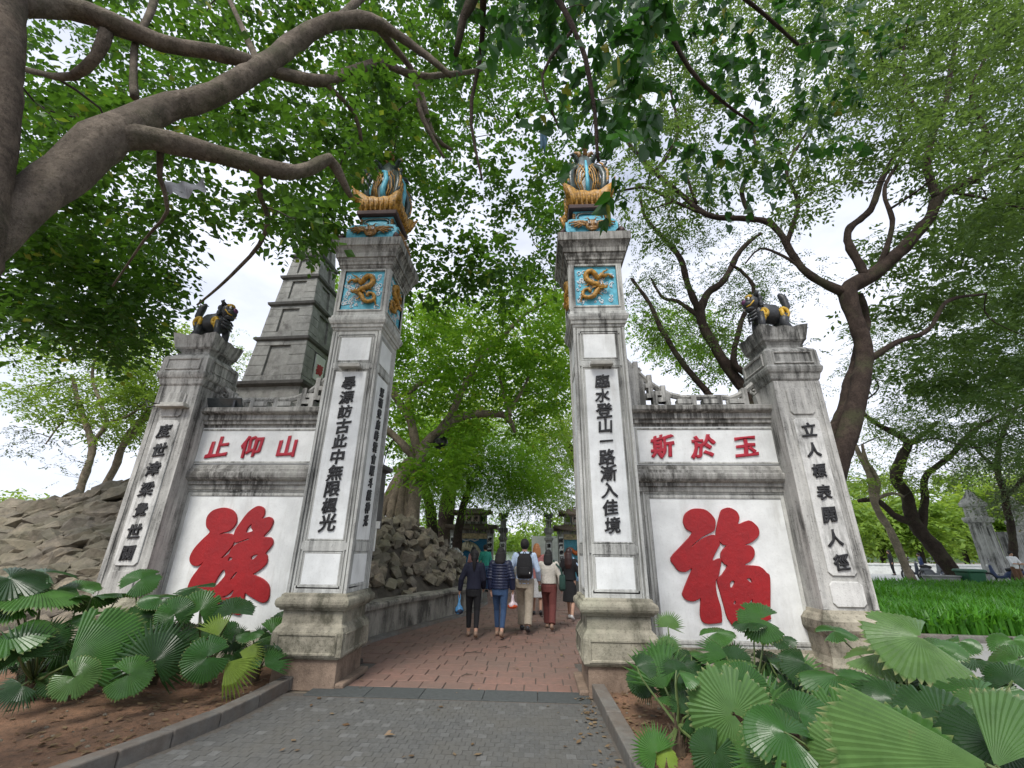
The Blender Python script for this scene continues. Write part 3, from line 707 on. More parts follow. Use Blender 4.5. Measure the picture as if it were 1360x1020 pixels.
YW = 6.778
def wing(sgn, label):
    """wing wall: local x runs away from the gate centre"""
    root = empty('gate_wing_wall', (GC, YW, 0), label=label, cat='gate wall', group='wing walls of the gate')
    X = lambda u: sgn*u
    def bx(m, u0, u1, y0, y1, z0, z1): m.box(min(X(u0), X(u1)), max(X(u0), X(u1)), y0, y1, z0, z1)
    m = MB(); bx(m, 2.30, 4.70, .0, .38, 0, 3.50); m.build('wall_core', M['trim'], root)
    m = MB(); bx(m, 4.655, 4.99, -.05, .40, 0, 3.49); m.build('pilaster', M['wingdark'], root)
    m = MB(); bx(m, 2.34, 2.52, -.03, .39, .40, 3.48); m.build('inner_pilaster', M['wingdark'], root)
    # base ledge
    def ledge(m, u0, u1, prof): m.slab(min(X(u0), X(u1)), max(X(u0), X(u1)), prof)
    m = MB(); ledge(m, 2.33, 4.95, [(.1, 0), (-.13, 0), (-.13, .22), (-.10, .25), (-.10, .33), (-.06, .36), (-.06, .40), (.1, .40)]); m.build('base_course', M['base'], root)
    # large white panel with frame and its character
    m = MB(); m.frame(min(X(2.66), X(4.59)), max(X(2.66), X(4.59)), .49, 2.35, [(0, -.06), (0, .012), (.02, .02), (.05, .02), (.055, .004), (.07, .004), (.075, .025), (.10, .025), (.105, -.02)], Matrix.Translation((0, 0, 0)))
    m.build('large_panel_frame', M['trim'], root)
    m = MB(); bx(m, 2.66, 4.59, -.004, .02, .49, 2.35); m.build('large_panel', M['white'], root)
    m = MB(); ledge(m, 2.33, 4.93, [(.1, 2.45), (-.045, 2.45), (-.045, 2.52), (-.075, 2.53), (-.075, 2.575), (-.13, 2.60), (-.155, 2.63), (-.165, 2.67), (-.165, 2.70), (-.15, 2.72), (-.12, 2.725), (-.12, 2.765), (-.09, 2.78), (-.08, 2.82), (-.04, 2.85), (.1, 2.85)]); m.build('middle_cornice', M['trim_dark'], root)
    m = MB(); m.frame(min(X(2.56), X(4.73)), max(X(2.56), X(4.73)), 2.90, 3.41, [(0, -.04), (0, .012), (.012, .018), (.03, .018), (.035, .0)], Matrix.Translation((0, -.052, 0))); m.build('name_panel_frame', M['trim'], root)
    m = MB(); bx(m, 2.50, 4.78, -.056, .02, 2.852, 3.46); m.build('name_panel', M['white'], root)
    m = MB(); ledge(m, 2.33, 4.96, [(.40, 3.46), (-.06, 3.46), (-.06, 3.50), (-.10, 3.515), (-.10, 3.56), (-.13, 3.58), (-.13, 3.66), (-.20, 3.69), (-.215, 3.71), (-.215, 3.77), (-.18, 3.785), (.40, 3.79)]); m.build('top_cornice', M['trim_dark'], root)
    # openwork crest: a key-fret of square bars, stepping down from the pillar and up again to the corner pillar
    m = MB(); t = .078
    def bars(ps):
        for (a, b), (c, d) in zip(ps[:-1], ps[1:]):
            u0, u1 = min(a, c), max(a, c); z0, z1 = min(b, d), max(b, d)
            k = rng.uniform(.0, .006)
            if abs(a-c) < 1e-6 or abs(b-d) < 1e-6: bx(m, u0-t/2, u1+t/2, .06-k, .20+k, z0-t/2, z1+t/2)
            else: m.tube([(X(a), .13, b), (X(c), .13, d)], t*.62, 4)
    bars([(2.40, 3.83), (4.92, 3.83)])
    def crv(u):
        if u < 3.35: q = (3.35-u)/.92; return 4.03+.80*q**1.7
        if u > 4.15: q = (u-4.15)/.55; return 3.99+.36*min(1, q)**1.6
        return 4.01
    us = [2.43+.06*i for i in range(38)]
    pts = [(X(q), .13, crv(q)) for q in us]; m.tube(pts, .05, 6); m.tube([(a, .13, b-.16) for a, b in [(p[0], p[2]) for p in pts[:14]]], .026, 5)
    q = 2.52; i = 0
    while q < 4.55:
        top = crv(q+.05)-.02; a = 3.84+(top-3.84)*.36; b = 3.84+(top-3.84)*.70
        if top-3.84 > .3:
            bars([(q, 3.84), (q, b), (q+.15, b), (q+.15, a), (q+.075, a)]); bars([(q+.15, b), (q+.15, top)])
        else:
            bars([(q, 3.84), (q, top)]) if i % 2 else bars([(q-.02, (3.86+top)/2), (q+.16, (3.86+top)/2)])
        q += .21; i += 1
    for cu_, cz_, r0 in ((2.70, 4.50, .07), (3.33, 4.02, .05), (4.60, 4.12, .10), (4.16, 3.92, .05)):
        m.tube([(X(cu_+r0*(1-k/11)*math.cos(k*.9)), .13, cz_+r0*(1-k/11)*math.sin(k*.9)) for k in range(11)], .024, 6)
    m.build('openwork_crest', M['wingside'], root)
    # solid scroll buttress against the pillar, and corner volute
    m = MB(); pr = [(2.36, 3.79), (2.78, 3.79), (2.78, 4.30), (2.70, 4.42), (2.62, 4.52), (2.52, 4.66), (2.44, 4.78), (2.36, 4.86)]
    n = len(pr); vs = [(X(u), .05, z) for u, z in pr]+[(X(u), .22, z) for u, z in pr]
    fs = [tuple(range(n)), tuple(range(2*n-1, n-1, -1))]+[(i, n+i, n+(i+1) % n, (i+1) % n) for i in range(n)]; m.add(vs, fs)
    m.build('scroll_buttress', M['wingside'], root)
    m = MB(); pr = [(4.60, 3.86), (4.95, 3.86), (4.95, 4.42), (4.86, 4.40), (4.80, 4.27), (4.70, 4.25), (4.66, 4.10), (4.58, 4.02)]
    n = len(pr); vs = [(X(u), .07, z) for u, z in pr]+[(X(u), .19, z) for u, z in pr]
    fs = [tuple(range(n)), tuple(range(2*n-1, n-1, -1))]+[(i, n+i, n+(i+1) % n, (i+1) % n) for i in range(n)]; m.add(vs, fs)
    m.build('corner_volute', M['wingside'], root)
    bm_ = None
    return root
wl = wing(-1, 'wing wall bearing a big red character with a round blob, next to the rubble mound')
wr = wing(1, 'wing wall bearing a big red character, next to the green lawn')
traced('red_character', LU, 230, 640, 5.368, YW, (GC, YW, 0), wl, M['red'], .024)
traced('red_character', FU, 860, 650, 5.1, YW, (GC, YW, 0), wr, M['red'], .024)
for wroot, chars in ((wl, (('止', 291), ('仰', 334.5), ('山', 382))), (wr, (('斯', 880), ('於', 934), ('玉', 990)))):
    for ch, px in chars:
        p = at(px, 593, YW-.056)
        link('red_letter', glyph_mesh(ch, .37, .032, .012, M['redsmall'], .012, .08), wroot, loc=(p.x-GC, -.058, p.z))

def corner_pillar(sgn, text, label):
    cx = GC+sgn*4.99; hw = .345; yc = 6.40+hw
    root = empty('corner_pillar', (cx, yc, 0), label=label, cat='gate pillar', group='lower corner pillars of the gate')
    m = MB(); m.stack([(0, .44), (.30, .44), (.33, .42), (.40, .40), (.62, .40), (.66, .43), (.70, .45), (.80, .45), (.83, .42), (.86, .40), (.88, .375), (.92, .36)]); m.build('plinth', M['base'], root)
    m = MB(); m.stack([(.90, hw), (4.12, hw)]); bevel(m.build('shaft', M['wingside'], root), .012, 2)
    def plaque(x0, x1, z0, z1, c, pr=.022):
        m = MB(); pts = [(x0+c, z0), (x1-c, z0), (x1, z0+c), (x1, z1-c), (x1-c, z1), (x0+c, z1), (x0, z1-c), (x0, z0+c)]
        n = 8; vs = [(x, -hw-pr, z) for x, z in pts]+[(x, -hw+.02, z) for x, z in pts]; cxm, czm = (x0+x1)/2, (z0+z1)/2
        m.add(vs, [tuple(range(n))]+[(i, n+i, n+(i+1) % n, (i+1) % n) for i in range(n)]); return m
    p = plaque(-.185, .185, 1.33, 3.50, .045).build('inscription_panel', M['textpanel'], root); bevel(p, .006)
    bevel(plaque(-.21, .21, .96, 1.26, .045).build('lower_panel', M['textpanel'] if sgn > 0 else M['wingside'], root), .006)
    bevel(plaque(-.19, .17, 3.56, 3.98, .04).build('upper_panel', M['wingside'], root), .006)
    m = MB()
    m.box(-hw-.004, -hw+.07, -hw-.012, -hw+.03, .93, 4.10); m.box(hw-.07, hw+.004, -hw-.012, -hw+.03, .93, 4.10); m.build('edge_band', M['wingside'], root)
    column_text(text, p, 0, 3.32, 1.50, -hw-.024, .215, M['ink'], bold=.028, squash=.95, wob=.013)
    m = MB(); m.stack([(4.10, .34), (4.13, .37), (4.17, .375), (4.19, .38), (4.22, .385), (4.24, .405), (4.28, .42), (4.32, .425), (4.36, .405), (4.60, .40), (4.64, .38), (4.67, .33), (4.70, .31)]); bevel(m.build('capital', M['wingdark'] if sgn > 0 else M['wingside'], root), .015, 2)
    m = MB()
    for k in range(4): m.frame(-.28, .28, 4.40, 4.56, [(0, -.02), (0, .02), (.02, .024), (.03, -.01)], side_T(k) @ Matrix.Translation((0, -.400, 0)))
    m.build('capital_moulding', M['wingside'], root)
    m = MB(); m.stack([(4.69, .285), (4.75, .285), (4.80, .31)]); m.build('capital_neck', M['wingdark'], root)
    # petalled tray
    m = MB(); rows = []; NS = 12
    for z, h, up in ((4.80, .31, 0), (4.83, .335, 0), (4.87, .34, .0), (4.92, .355, .01), (5.00, .375, .04), (5.03, .385, .06), (5.03, .35, .05), (4.99, .31, 0), (4.98, .05, 0)):
        row = []
        for k in range(4):
            for i in range(NS):
                t = -1+2*i/NS; c = abs(t)**4; lob = abs(math.sin((t+1)*1.5*math.pi))
                row.append(side_T(k) @ Vector((t*h, -h*(1+.03*lob), z+up*(c*1.0+.45*lob))))
        rows.append(row)
    n = len(rows[0]); m.add([q for r_ in rows for q in r_], [(j*n+i, j*n+(i+1) % n, (j+1)*n+(i+1) % n, (j+1)*n+i) for j in range(len(rows)-1) for i in range(n)]+[tuple(range((len(rows)-1)*n, len(rows)*n))])
    m.build('petal_tray', M['wingdark'] if sgn > 0 else M['wingside'], root)
    return cx, yc
corner_pillar(-1, '度世津梁覺世關', 'corner pillar with seven black characters, next to the rubble mound')
corner_pillar(1, '立人標表開人徑', 'blackened corner pillar with seven black characters, next to the lawn')

def lion(cx, yc, sgn, label):
    """guardian lion, body along x, head towards the gate (-sgn)"""
    root = empty('guardian_lion', (cx, yc-.03, 5.0), rz=0, label=label, cat='lion statue', group='painted guardian lions')
    f = -sgn
    def P(x, y, z): return Vector((f*x, y, z))
    m = MB()
    pts = [P(-.26, 0, .36), P(-.12, 0, .42), P(.05, 0, .44), P(.18, 0, .50)]
    m.tube(pts, [.13, .17, .165, .14], 12); m.ball(P(-.26, 0, .34), (.14, .16, .17), 12, 8); m.ball(P(.20, 0, .42), (.13, .16, .19), 12, 8)
    for s in (-1, 1):
        m.tube([P(-.26, s*.11, .34), P(-.20, s*.13, .20), P(-.30, s*.13, .12), P(-.27, s*.13, .03)], [.10, .085, .055, .05], 9); m.ball(P(-.23, s*.13, .03), (.09, .055, .04), 8, 6)
        m.tube([P(.20, s*.11, .40), P(.24, s*.12, .22), P(.26, s*.12, .05)], [.085, .07, .055], 9); m.ball(P(.30, s*.12, .035), (.09, .055, .045), 8, 6)
    m.tube([P(-.36, 0, .42), P(-.44, 0, .56), P(-.40, 0, .72), P(-.32, 0, .80)], [.05, .07, .075, .03], 8)
    for k in range(5): m.tube([P(-.42, 0, .55+.05*k), P(-.50+.02*k, (-1)**k*.04, .64+.05*k)], [.035, .008], 5)
    m.build('body', M['lionblack'], root, smooth=True)
    m = MB(); h = P(.30, -.04, .62)
    m.ball(h, (.15, .155, .15), 12, 8); m.ball(h+P(.11, -.03, -.05), (.11, .12, .075), 10, 7); m.ball(h+P(.10, -.03, -.135), (.09, .10, .045), 10, 6)
    for k in range(9):
        a = k*.7; m.ball(h+P(-.10, .13*math.cos(a), .13*math.sin(a)-.02), .055, 7, 5)
    for s in (-1, 1): m.tube([h+P(-.02, s*.12, .08), h+P(-.05, s*.17, .14), h+P(-.02, s*.15, .17)], [.045, .035, .01], 6)
    for k in range(3): m.tube([h+P(.05, -.15, -.20-.055*k), h+P(.14, 0, -.22-.055*k), h+P(.05, .15, -.20-.055*k)], .022, 5)
    hd = m.build('head', M['lionblack'], root, smooth=True)
    m = MB()
    for s in (-1, 1):
        m.ball(h+P(.085, s*.085-.02, .075), (.05, .04, .026), 8, 5)
        m.tube([h+P(.05, s*.13-.02, -.02), h+P(.13, s*.10-.03, -.09), h+P(.18, s*.04-.03, -.10)], .014, 5)
    m.ball(h+P(.06, -.02, .10), (.08, .08, .04), 8, 6); m.build('gold_brow', M['yellow'], hd, smooth=True)
    m = MB(); m.ball(h+P(.20, -.03, -.005), (.045, .06, .045), 9, 6); m.build('snout', M['purple'], hd, smooth=True)
    m = MB(); 
    for s in (-1, 1): m.ball(h+P(.125, s*.075-.025, .04), .028, 8, 6)
    m.build('eye', M['eye'], hd, smooth=True)
    m = MB()
    for s in (-1, 1): m.ball(h+P(.15, s*.075-.028, .04), .012, 8, 6)
    m.build('pupil', M['pupil'], hd, smooth=True)
    m = MB()
    for k in range(7): m.tube([h+P(.17-.01*abs(k-3), -.09+.03*k, -.075), h+P(.175-.01*abs(k-3), -.09+.03*k, -.105)], [.010, .005], 4)
    m.build('fang', M['eye'], hd)
    m = MB()
    for s in (-1, 1):    # gold flame curls on haunch and shoulder
        for cx_, cz_, rr, yy in ((-.24, .36, .105, .165), (.16, .38, .075, .165)):
            q = [P(cx_+rr*(1-k/14)*math.cos(k*.55+1), s*(yy-.006*abs(k-5)*.4), cz_+rr*(1-k/14)*math.sin(k*.55+1)) for k in range(13)]
            m.tube(q, [.048]*8+[.042, .036, .03, .024, .016], 7, flat=.7)
            m.tube([q[0], q[0]+P(-.03, 0, -.12), q[0]+P(.0, -s*.01, -.22)], [.048, .042, .016], 7)
    for s in (-1, 1):
        for a, z in ((-.20, .05), (.33, .05)): m.ball(P(a, s*.13, z+.0), (.05, .058, .03), 7, 5)
    m.build('gold_marking', M['yellow'], root, smooth=True, kind='stuff')
    root.scale = (.80, .92, 1.08)
    return root
lion(GC-4.99, 6.745, -1, 'black and gold lion statue on the corner pillar by the stone tower')
lion(GC+4.99, 6.745, 1, 'black and gold lion statue on the corner pillar by the leaning dark tree')

# small solar lamp and cable on the wing crest
root = empty('solar_floodlight', (-5.35, 6.60, 3.80), label='thin dark floodlight panel lying along the wing wall top, cable beside it', cat='floodlight')
m = MB(); Tm = Matrix.Rotation(R(-62), 4, 'X') @ Matrix.Translation((0, 0, .1)); m.obox(Tm, .78, .26, .03); bevel(m.build('panel', plain('dark_solar_glass', (.07, .08, .08), .25, .2), root), .005)
m = MB(); m.tube([(-.42, .02, .0), (-.6, -.1, -.04), (-.85, -.28, -.03), (-1.0, -.28, .02), (-.9, -.3, -.1), (-.7, -.18, -.02), (-.5, 0, -.02)], .012, 6); m.build('cable', M['pupil'], root)
m = MB(); m.box(-.30, -.26, .02, .2, -.03, .12); m.box(.26, .30, .02, .2, -.03, .12); m.build('bracket', M['lionblack'], root)
root = empty('cornice_light', (-5.87, 6.36, 3.70), label='flat white hooded light over the stained characters of the corner pillar by the tower', cat='wall light')
m = MB(); m.box(-.24, .24, -.10, .03, 0, .04); m.box(-.20, .20, -.07, .03, .04, .08); bevel(m.build('hood', plain('cream_lamp_hood', (.42, .41, .37), .6, .2), root), .006)

# ------------------------------------------------------------------ mound, stones, retaining wall
def mound(x, y):
    cap_ = 4.3-.42*max(0, -9-x) if x < -9 else 4.3
    cap_ = min(cap_, 2.25+.55*max(0, -4.6-x))
    if y > 12.5: cap_ = min(cap_, 2.3+.55*max(0, -4.6-x)-.42*(y-12.5)*(1 if x > -6 else .15))
    f = .35+.68*(y-7.7)
    r_ = .60+1.35*(wallx(y)-.35-x)
    k = .7*(22-y)
    h = min(cap_, f, r_, k) if x < wallx(y)-.2 else .5
    return max(-.05, h+.14*noise.noise(Vector((x*1.1, y*1.1, 2))))
root = empty('rocky_mound', (-8, 12, 0), kind='structure')
m = MB(); nx, ny = 64, 52
for j in range(ny+1):
    for i in range(nx+1):
        x = -22+20.6*i/nx; y = 7.3+15*j/ny; x = min(x, wallx(y)-.2)
        m.v.append((x+8, y-12, mound(x, y)-.13))
m.add([], []); m.f = [(j*(nx+1)+i, j*(nx+1)+i+1, (j+1)*(nx+1)+i+1, (j+1)*(nx+1)+i) for j in range(ny) for i in range(nx)]; m.m = [0]*len(m.f)
m.build('mound_earth', M['rockbase'], root)
def rockmesh(seed, pts=13):
    r = random.Random(seed); bm = bmesh.new()
    for i in range(pts):
        v = Vector((r.gauss(0, 1), r.gauss(0, 1), r.gauss(0, 1))).normalized()*r.uniform(.85, 1.1)
        bm.verts.new((v.x*.5, v.y*.5, v.z*.5))
    bmesh.ops.convex_hull(bm, input=bm.verts)
    for v in bm.verts: v.co.z *= 1+.25*math.sin(v.co.x*9)
    for v in [v for v in bm.verts if not v.link_faces]: bm.verts.remove(v)
    me = bpy.data.meshes.new('stone'); bm.to_mesh(me); bm.free(); me.materials.append(M['rock']); return me
rocks = [rockmesh(i, 12+i % 6) for i in range(12)]
rv = []
for me in rocks:
    a = np.empty(len(me.vertices)*3); me.vertices.foreach_get('co', a); rv.append((a.reshape(-1, 3), [tuple(p.vertices) for p in me.polygons]))
spots = []
for (x0, x1, y0, y1, st) in ((-16, -5.5, 7.6, 13.6, .30), (-5.5, -1.6, 7.9, 17, .24)):
    y = y0
    while y < y1:
        x = x0
        while x < x1:
            px_, py_ = x+rng.uniform(-.13, .13), y+rng.uniform(-.13, .13)
            if px_ < wallx(py_)-.38 and mound(px_, py_) > .15:
                e = .15; nrm = Vector((-(mound(px_+e, py_)-mound(px_-e, py_)), -(mound(px_, py_+e)-mound(px_, py_-e)), 2*e)).normalized()
                big = rng.random()
                sz = st*(1.2+.9*big**2)*(1.15 if x0 < -10 else 1)
                spots.append((Vector((px_, py_, mound(px_, py_)-.02)), nrm, sz))
            x += st
        y += st*.8
spots.sort(key=lambda q: (q[0]-Vector((-3, 4, 2))).length/q[2]**.7)
Vr = MB()
for k, (p, nrm, sz) in enumerate(spots):
    i = rng.randrange(12)
    rot = nrm.to_track_quat('Z', 'Y').to_matrix().to_4x4() @ Matrix.Rotation(rng.uniform(-.25, .25)+(.35 if p.x < -5 else 0), 4, 'Z') @ Matrix.Rotation(rng.uniform(-.65, .65), 4, 'X') @ Matrix.Rotation(rng.uniform(-.3, .3), 4, 'Y')
    S = (sz*1.35, sz*.9, sz*.75) if p.x < -5 else (sz*1.05, sz*.9, sz*rng.uniform(.7, 1.15))
    Mx = Matrix.Translation(p+Vector((8, -12, 0))) @ rot @ Matrix.Diagonal((*S, 1))
    if k < 300:
        o = bpy.data.objects.new('stone', rocks[i]); col.objects.link(o); o.parent = root; o.matrix_local = Mx
    else: Vr.add([Mx @ Vector(v) for v in rv[i][0]], rv[i][1])
Vr.build('stone_rubble', M['rock'], root, kind='stuff')

root = empty('retaining_wall', (-3, 9, 0), label='low mossy cement retaining wall curving along the red tiled path', cat='wall')
ys = [7.32+.45*i for i in range(24)]
def strip(prof, name, mat, jit=0):
    m = MB(); n = len(prof)
    for y in ys:
        for d, z in prof:
            m.v.append((wallx(y)-d+3+rng.uniform(-jit, jit), y-9, z+rng.uniform(-jit, jit)))
    for j in range(len(ys)-1):
        for i in range(n): m.f.append((j*n+i, j*n+(i+1) % n, (j+1)*n+(i+1) % n, (j+1)*n+i))
    m.f += [tuple(range(n)), tuple(range((len(ys)-1)*n, len(ys)*n))[::-1]]; m.m = [0]*len(m.f)
    return m.build(name, mat, root)
strip([(0, 0), (.02, .52), (.30, .52), (.30, 0)], 'wall_face', M['wall'], .006)
strip([(-.05, .52), (-.06, .58), (-.02, .62), (.34, .63), (.34, .52)], 'coping', M['wall'], .014)
strip([(-.16, -.01), (-.14, .05), (-.01, .06), (-.01, 0)], 'foot_kerb', M['kerb'], .004)

# ------------------------------------------------------------------ stone tower (five tapering storeys)
root = empty('stone_tower', (-8.72, 13.9, 3.2), rz=R(-3), label='tall tapering grey stone tower standing on the rubble mound', cat='stone tower')
tz = [0, 3.40, 5.18, 6.66, 7.90, 8.95, 9.8]
th = [1.12, .90, .765, .65, .56, .46]
m = MB(); m.stack([(-1.5, 1.45), (.9, 1.40), (.95, 1.28), (3.32, 1.20)]); m.build('tower_base', M['tower'], root)
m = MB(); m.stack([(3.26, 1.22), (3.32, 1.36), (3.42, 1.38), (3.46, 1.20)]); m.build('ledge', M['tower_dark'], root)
for k in range(5):
    z0, z1 = tz[k+1]+.04, tz[k+2]; h0, h1 = th[k], th[k]-.085
    if k == 0: h0 = 1.06; h1 = .93
    m = MB(); core = .10; m.stack([(z0, h0-core), (z1, h1-core)])
    m.build('storey', M['tower'], root)
    fw = .40
    for q in range(4):
        T = side_T(q)
        def P(u, v, d):
            h = h0+(h1-h0)*v; return T @ Vector((u*h, -(h-d), z0+(z1-z0)*v))
        # ashlar blocks left and right of a recessed panel, laid in courses
        blocks = []
        rows = 3 if k < 3 else 2
        v0, v1 = .18, .84
        blocks += [(-1, -.33, 0, v0), (-.33, .3, 0, v0), (.3, 1, 0, v0), (-1, .1, v1, 1), (.1, 1, v1, 1)]
        for r_ in range(rows):
            a, b = v0+(v1-v0)*r_/rows, v0+(v1-v0)*(r_+1)/rows
            blocks += [(-1, -fw, a, b), (fw, 1, a, b)]
        for (u0, u1, a, b) in blocks:
            g = .005; d = rng.uniform(0, .014); q8 = [P(u0+g, a+g, d), P(u1-g, a+g, d), P(u1-g, b-g, d), P(u0+g, b-g, d), P(u0+g, a+g, .12), P(u1-g, a+g, .12), P(u1-g, b-g, .12), P(u0+g, b-g, .12)]
            mm = MB(); mm.add(q8, [(0, 1, 2, 3), (0, 4, 5, 1), (1, 5, 6, 2), (2, 6, 7, 3), (3, 7, 4, 0)]); mm.build('stone_block', M['tower'], root)
        mm = MB(); mm.add([P(-fw+.02, v0, .085), P(fw-.02, v0, .085), P(fw-.02, v1, .085), P(-fw+.02, v1, .085)], [(0, 1, 2, 3)]); pn = mm.build('niche_panel', M['tower'], root)
        if k == 0 and q == 1:
            me = glyph_mesh('壽', .42, .03, .01, M['redsmall']); link('red_letter', me, root, loc=(h0-.06, 0, (z0+z1)/2), rot=(0, 0, math.pi/2))
            mm = MB(); mm.box(h0-.105, h0-.062, -.30, .30, z0+.45, z1-.35); mm.build('white_niche', M['white'], root)
    if k < 4:
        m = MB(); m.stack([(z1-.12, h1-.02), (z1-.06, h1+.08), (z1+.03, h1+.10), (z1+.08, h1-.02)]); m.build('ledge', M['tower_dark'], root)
m = MB(); m.stack([(tz[6]-.02, .40), (tz[6]+.02, .50), (tz[6]+.12, .50), (tz[6]+.3, .30), (tz[6]+.9, .09), (tz[6]+1.7, .03)]); m.build('spire', M['tower_dark'], root)

# ------------------------------------------------------------------ inner gates far along the path
def roof(m, cx, z, hx, hy, rise, up):
    """hipped roof with upswept corners"""
    n = 14; rows = []
    for lv, (s_, zz) in enumerate([(1.06, -.10), (1.06, 0), (.8, rise*.32), (.6, rise*.7), (.5, rise)]):
        row = []
        for k, (ax, ay, bx_, by) in enumerate([(-1,-1,1,-1), (1,-1,1,1), (1,1,-1,1), (-1,1,-1,-1)]):
            for i in range(n):
                t = i/n; x = ax+(bx_-ax)*t; y = ay+(by-ay)*t; c = (abs(2*t-1))**4
                yy = s_ if lv < 2 else s_*(1-.18*lv)
                row.append((cx+x*hx*(s_ if lv < 4 else .62), y*hy*(yy if lv < 4 else .05), z+zz+up*c*(1 if lv < 2 else .35 if lv == 2 else 0)))
        rows.append(row)
    L_ = len(rows[0]); m.add([q for r_ in rows for q in r_], [(j*L_+i, j*L_+(i+1) % L_, (j+1)*L_+(i+1) % L_, (j+1)*L_+i) for j in range(len(rows)-1) for i in range(L_)]+[tuple(range(L_))[::-1], tuple(range(4*L_, 5*L_))])
def far_gate(px, Y, wid, label, plaque, beast):
    p = at(px, 728, Y); root = empty('shrine_gate', (p.x, Y, 0), label=label, cat='temple gate', group='small roofed gates far down the path')
    h = wid/2; st = M['wingside']
    for s in (-1, 1):
        m = MB(); m.box(s*h*.80-.17, s*h*.80+.17, -.32, .32, 0, 2.35); col_ = bevel(m.build('column', st, root), .02)
        m = MB(); m.box(s*h*.80-.12, s*h*.80+.12, -.345, -.31, .4, 2.2); pn = m.build('text_strip', M['white'], col_)
        column_text('龍門春日暖', col_, s*h*.80, 2.0, .7, -.35, .24, M['ink'], bold=.03) if s < 0 else column_text('虎榜曉風高', col_, s*h*.80, 2.0, .7, -.35, .24, M['ink'], bold=.03)
    m = MB(); m.box(-h*.95, h*.95, -.28, .28, 2.35, 2.55); m.build('lintel', M['trim_dark'], root)
    m = MB(); m.box(-h*.80+.17, h*.80-.17, .12, .2, 0, 2.35); wl_ = m.build('screen_wall', M['cyan'] if beast != 'tiger' else plain('deep_blue_relief_wall', (.02, .22, .42), .5, .2), root)
    m = MB(); m.box(-h*.80+.17, h*.80-.17, -.2, .11, 2.05, 2.345); m.build('fringe_panel', plain('striped_yellow_fringe', (.45, .38, .22), .7, .5, scale=9), root)
    if beast == 'tiger':
        m = MB()
        pt, rd = smoothpath([(Vector((-.75, .0, 1.1)), .12), (Vector((-.62, -.02, 1.45)), .2), (Vector((-.3, -.05, 1.65)), .26), (Vector((.12, -.05, 1.5)), .28), (Vector((.4, -.02, 1.05)), .28), (Vector((.5, 0, .6)), .22)], .08)
        m.tube(pt, rd, 10); m.ball((-.72, -.16, 1.18), (.25, .2, .22), 10, 7); m.ball((-.9, -.28, 1.08), (.14, .12, .1), 8, 6)
        for s in (-1, 1): m.ball((-.68+.13*s, -.14, 1.41), (.06, .04, .07), 6, 5)
        m.tube([(-.55, -.05, 1.0), (-.65, -.12, .6), (-.8, -.15, .3)], [.12, .09, .08], 8); m.tube([(.35, -.05, .8), (.2, -.12, .4), (.1, -.15, .2)], [.15, .1, .08], 8)
        tg = m.build('white_tiger_relief', plain('cream_tiger_paint', (.55, .50, .36), .6, .15), root, smooth=True)
        for k in range(12):
            i = 3+k*len(pt)//14; c_, r_ = pt[min(i, len(pt)-1)], rd[min(i, len(pt)-1)]*1.03
            m = MB(); m.tube([c_+Vector((-.02, -r_*.98, -r_*.2)), c_+Vector((.02, -r_*.8, r_*.55)), c_+Vector((0, -r_*.2, r_*1.0))], [.012, .026, .012], 5); m.build('stripe', M['ink'], tg)
        m = MB(); m.tube([(-.8, .05, 1.9), (-.6, .05, 2.02), (-.35, .05, 1.93), (-.1, .05, 2.03), (.15, .05, 1.93), (.4, .05, 2.02)], .05, 7); m.build('cloud_relief', M['cloud'], root, smooth=True)
    else:
        m = MB(); pt, rd = smoothpath([(Vector((-.9, .05, 1.2)), .05), (Vector((-.6, 0, 1.55)), .10), (Vector((-.2, 0, 1.3)), .13), (Vector((.15, 0, 1.65)), .13), (Vector((.5, 0, 1.35)), .12), (Vector((.7, .02, .9)), .08)], .08)
        m.tube(pt, rd, 8); m.ball((-.95, -.05, 1.2), (.17, .12, .13), 8, 6); m.build('dragon_relief', plain('orange_dragon_paint', (.52, .13, .03), .5, .3), root, smooth=True)
        for k in range(6):
            m = MB(); a = -.8+.3*k; m.tube([(a, .08, .55+.1*(k % 2)), (a+.12, .06, .68), (a+.24, .08, .6), (a+.2, .07, .5)], .03, 5); m.build('cloud_relief', M['cloud'], root, smooth=True)
    m = MB(); roof(m, 0, 2.62, h*1.05, .75, .42, .22); m.build('lower_roof', M['oldroof'], root)
    m = MB(); m.box(-h*.62, h*.62, -.22, .22, 2.9, 3.42); up_ = m.build('upper_block', st, root)
    for s in (-1, 1):
        m = MB(); m.box(s*h*.47-.12, s*h*.47+.12, -.235, -.2, 3.03, 3.32); m.build('vent_window', M['ink'] if beast == 'tiger' else M['leaf_far'], up_)
    m = MB(); m.box(-h*.30, h*.30, -.25, -.2, 3.02, 3.36); m.build('name_plaque', plain('pale_pink_plaque', (.62, .50, .47), .7, .1), up_)
    for i, ch in enumerate(plaque): link('character', glyph_mesh(ch, .28, .02, .01, M['ink']), up_, loc=((i-.5)*.36*h*.8, -.255, 3.18))
    m = MB(); roof(m, 0, 3.47, h*.80, .6, .34, .24); m.build('upper_roof', M['oldroof'], root)
    m = MB(); m.tube([(-.3, 0, 3.86), (-.1, 0, 3.9), (0, 0, 4.05), (.1, 0, 3.9), (.3, 0, 3.86)], .05, 6); m.build('ridge_ornament', M['oldroof'], root)
far_gate(626.5, 27.0, 2.75, 'small two-tiered roofed gate with a striped white tiger relief', '榜虎', 'tiger')
far_gate(770, 27.0, 2.75, 'small two-tiered roofed gate with an orange dragon relief on blue', '門龍', 'dragon')
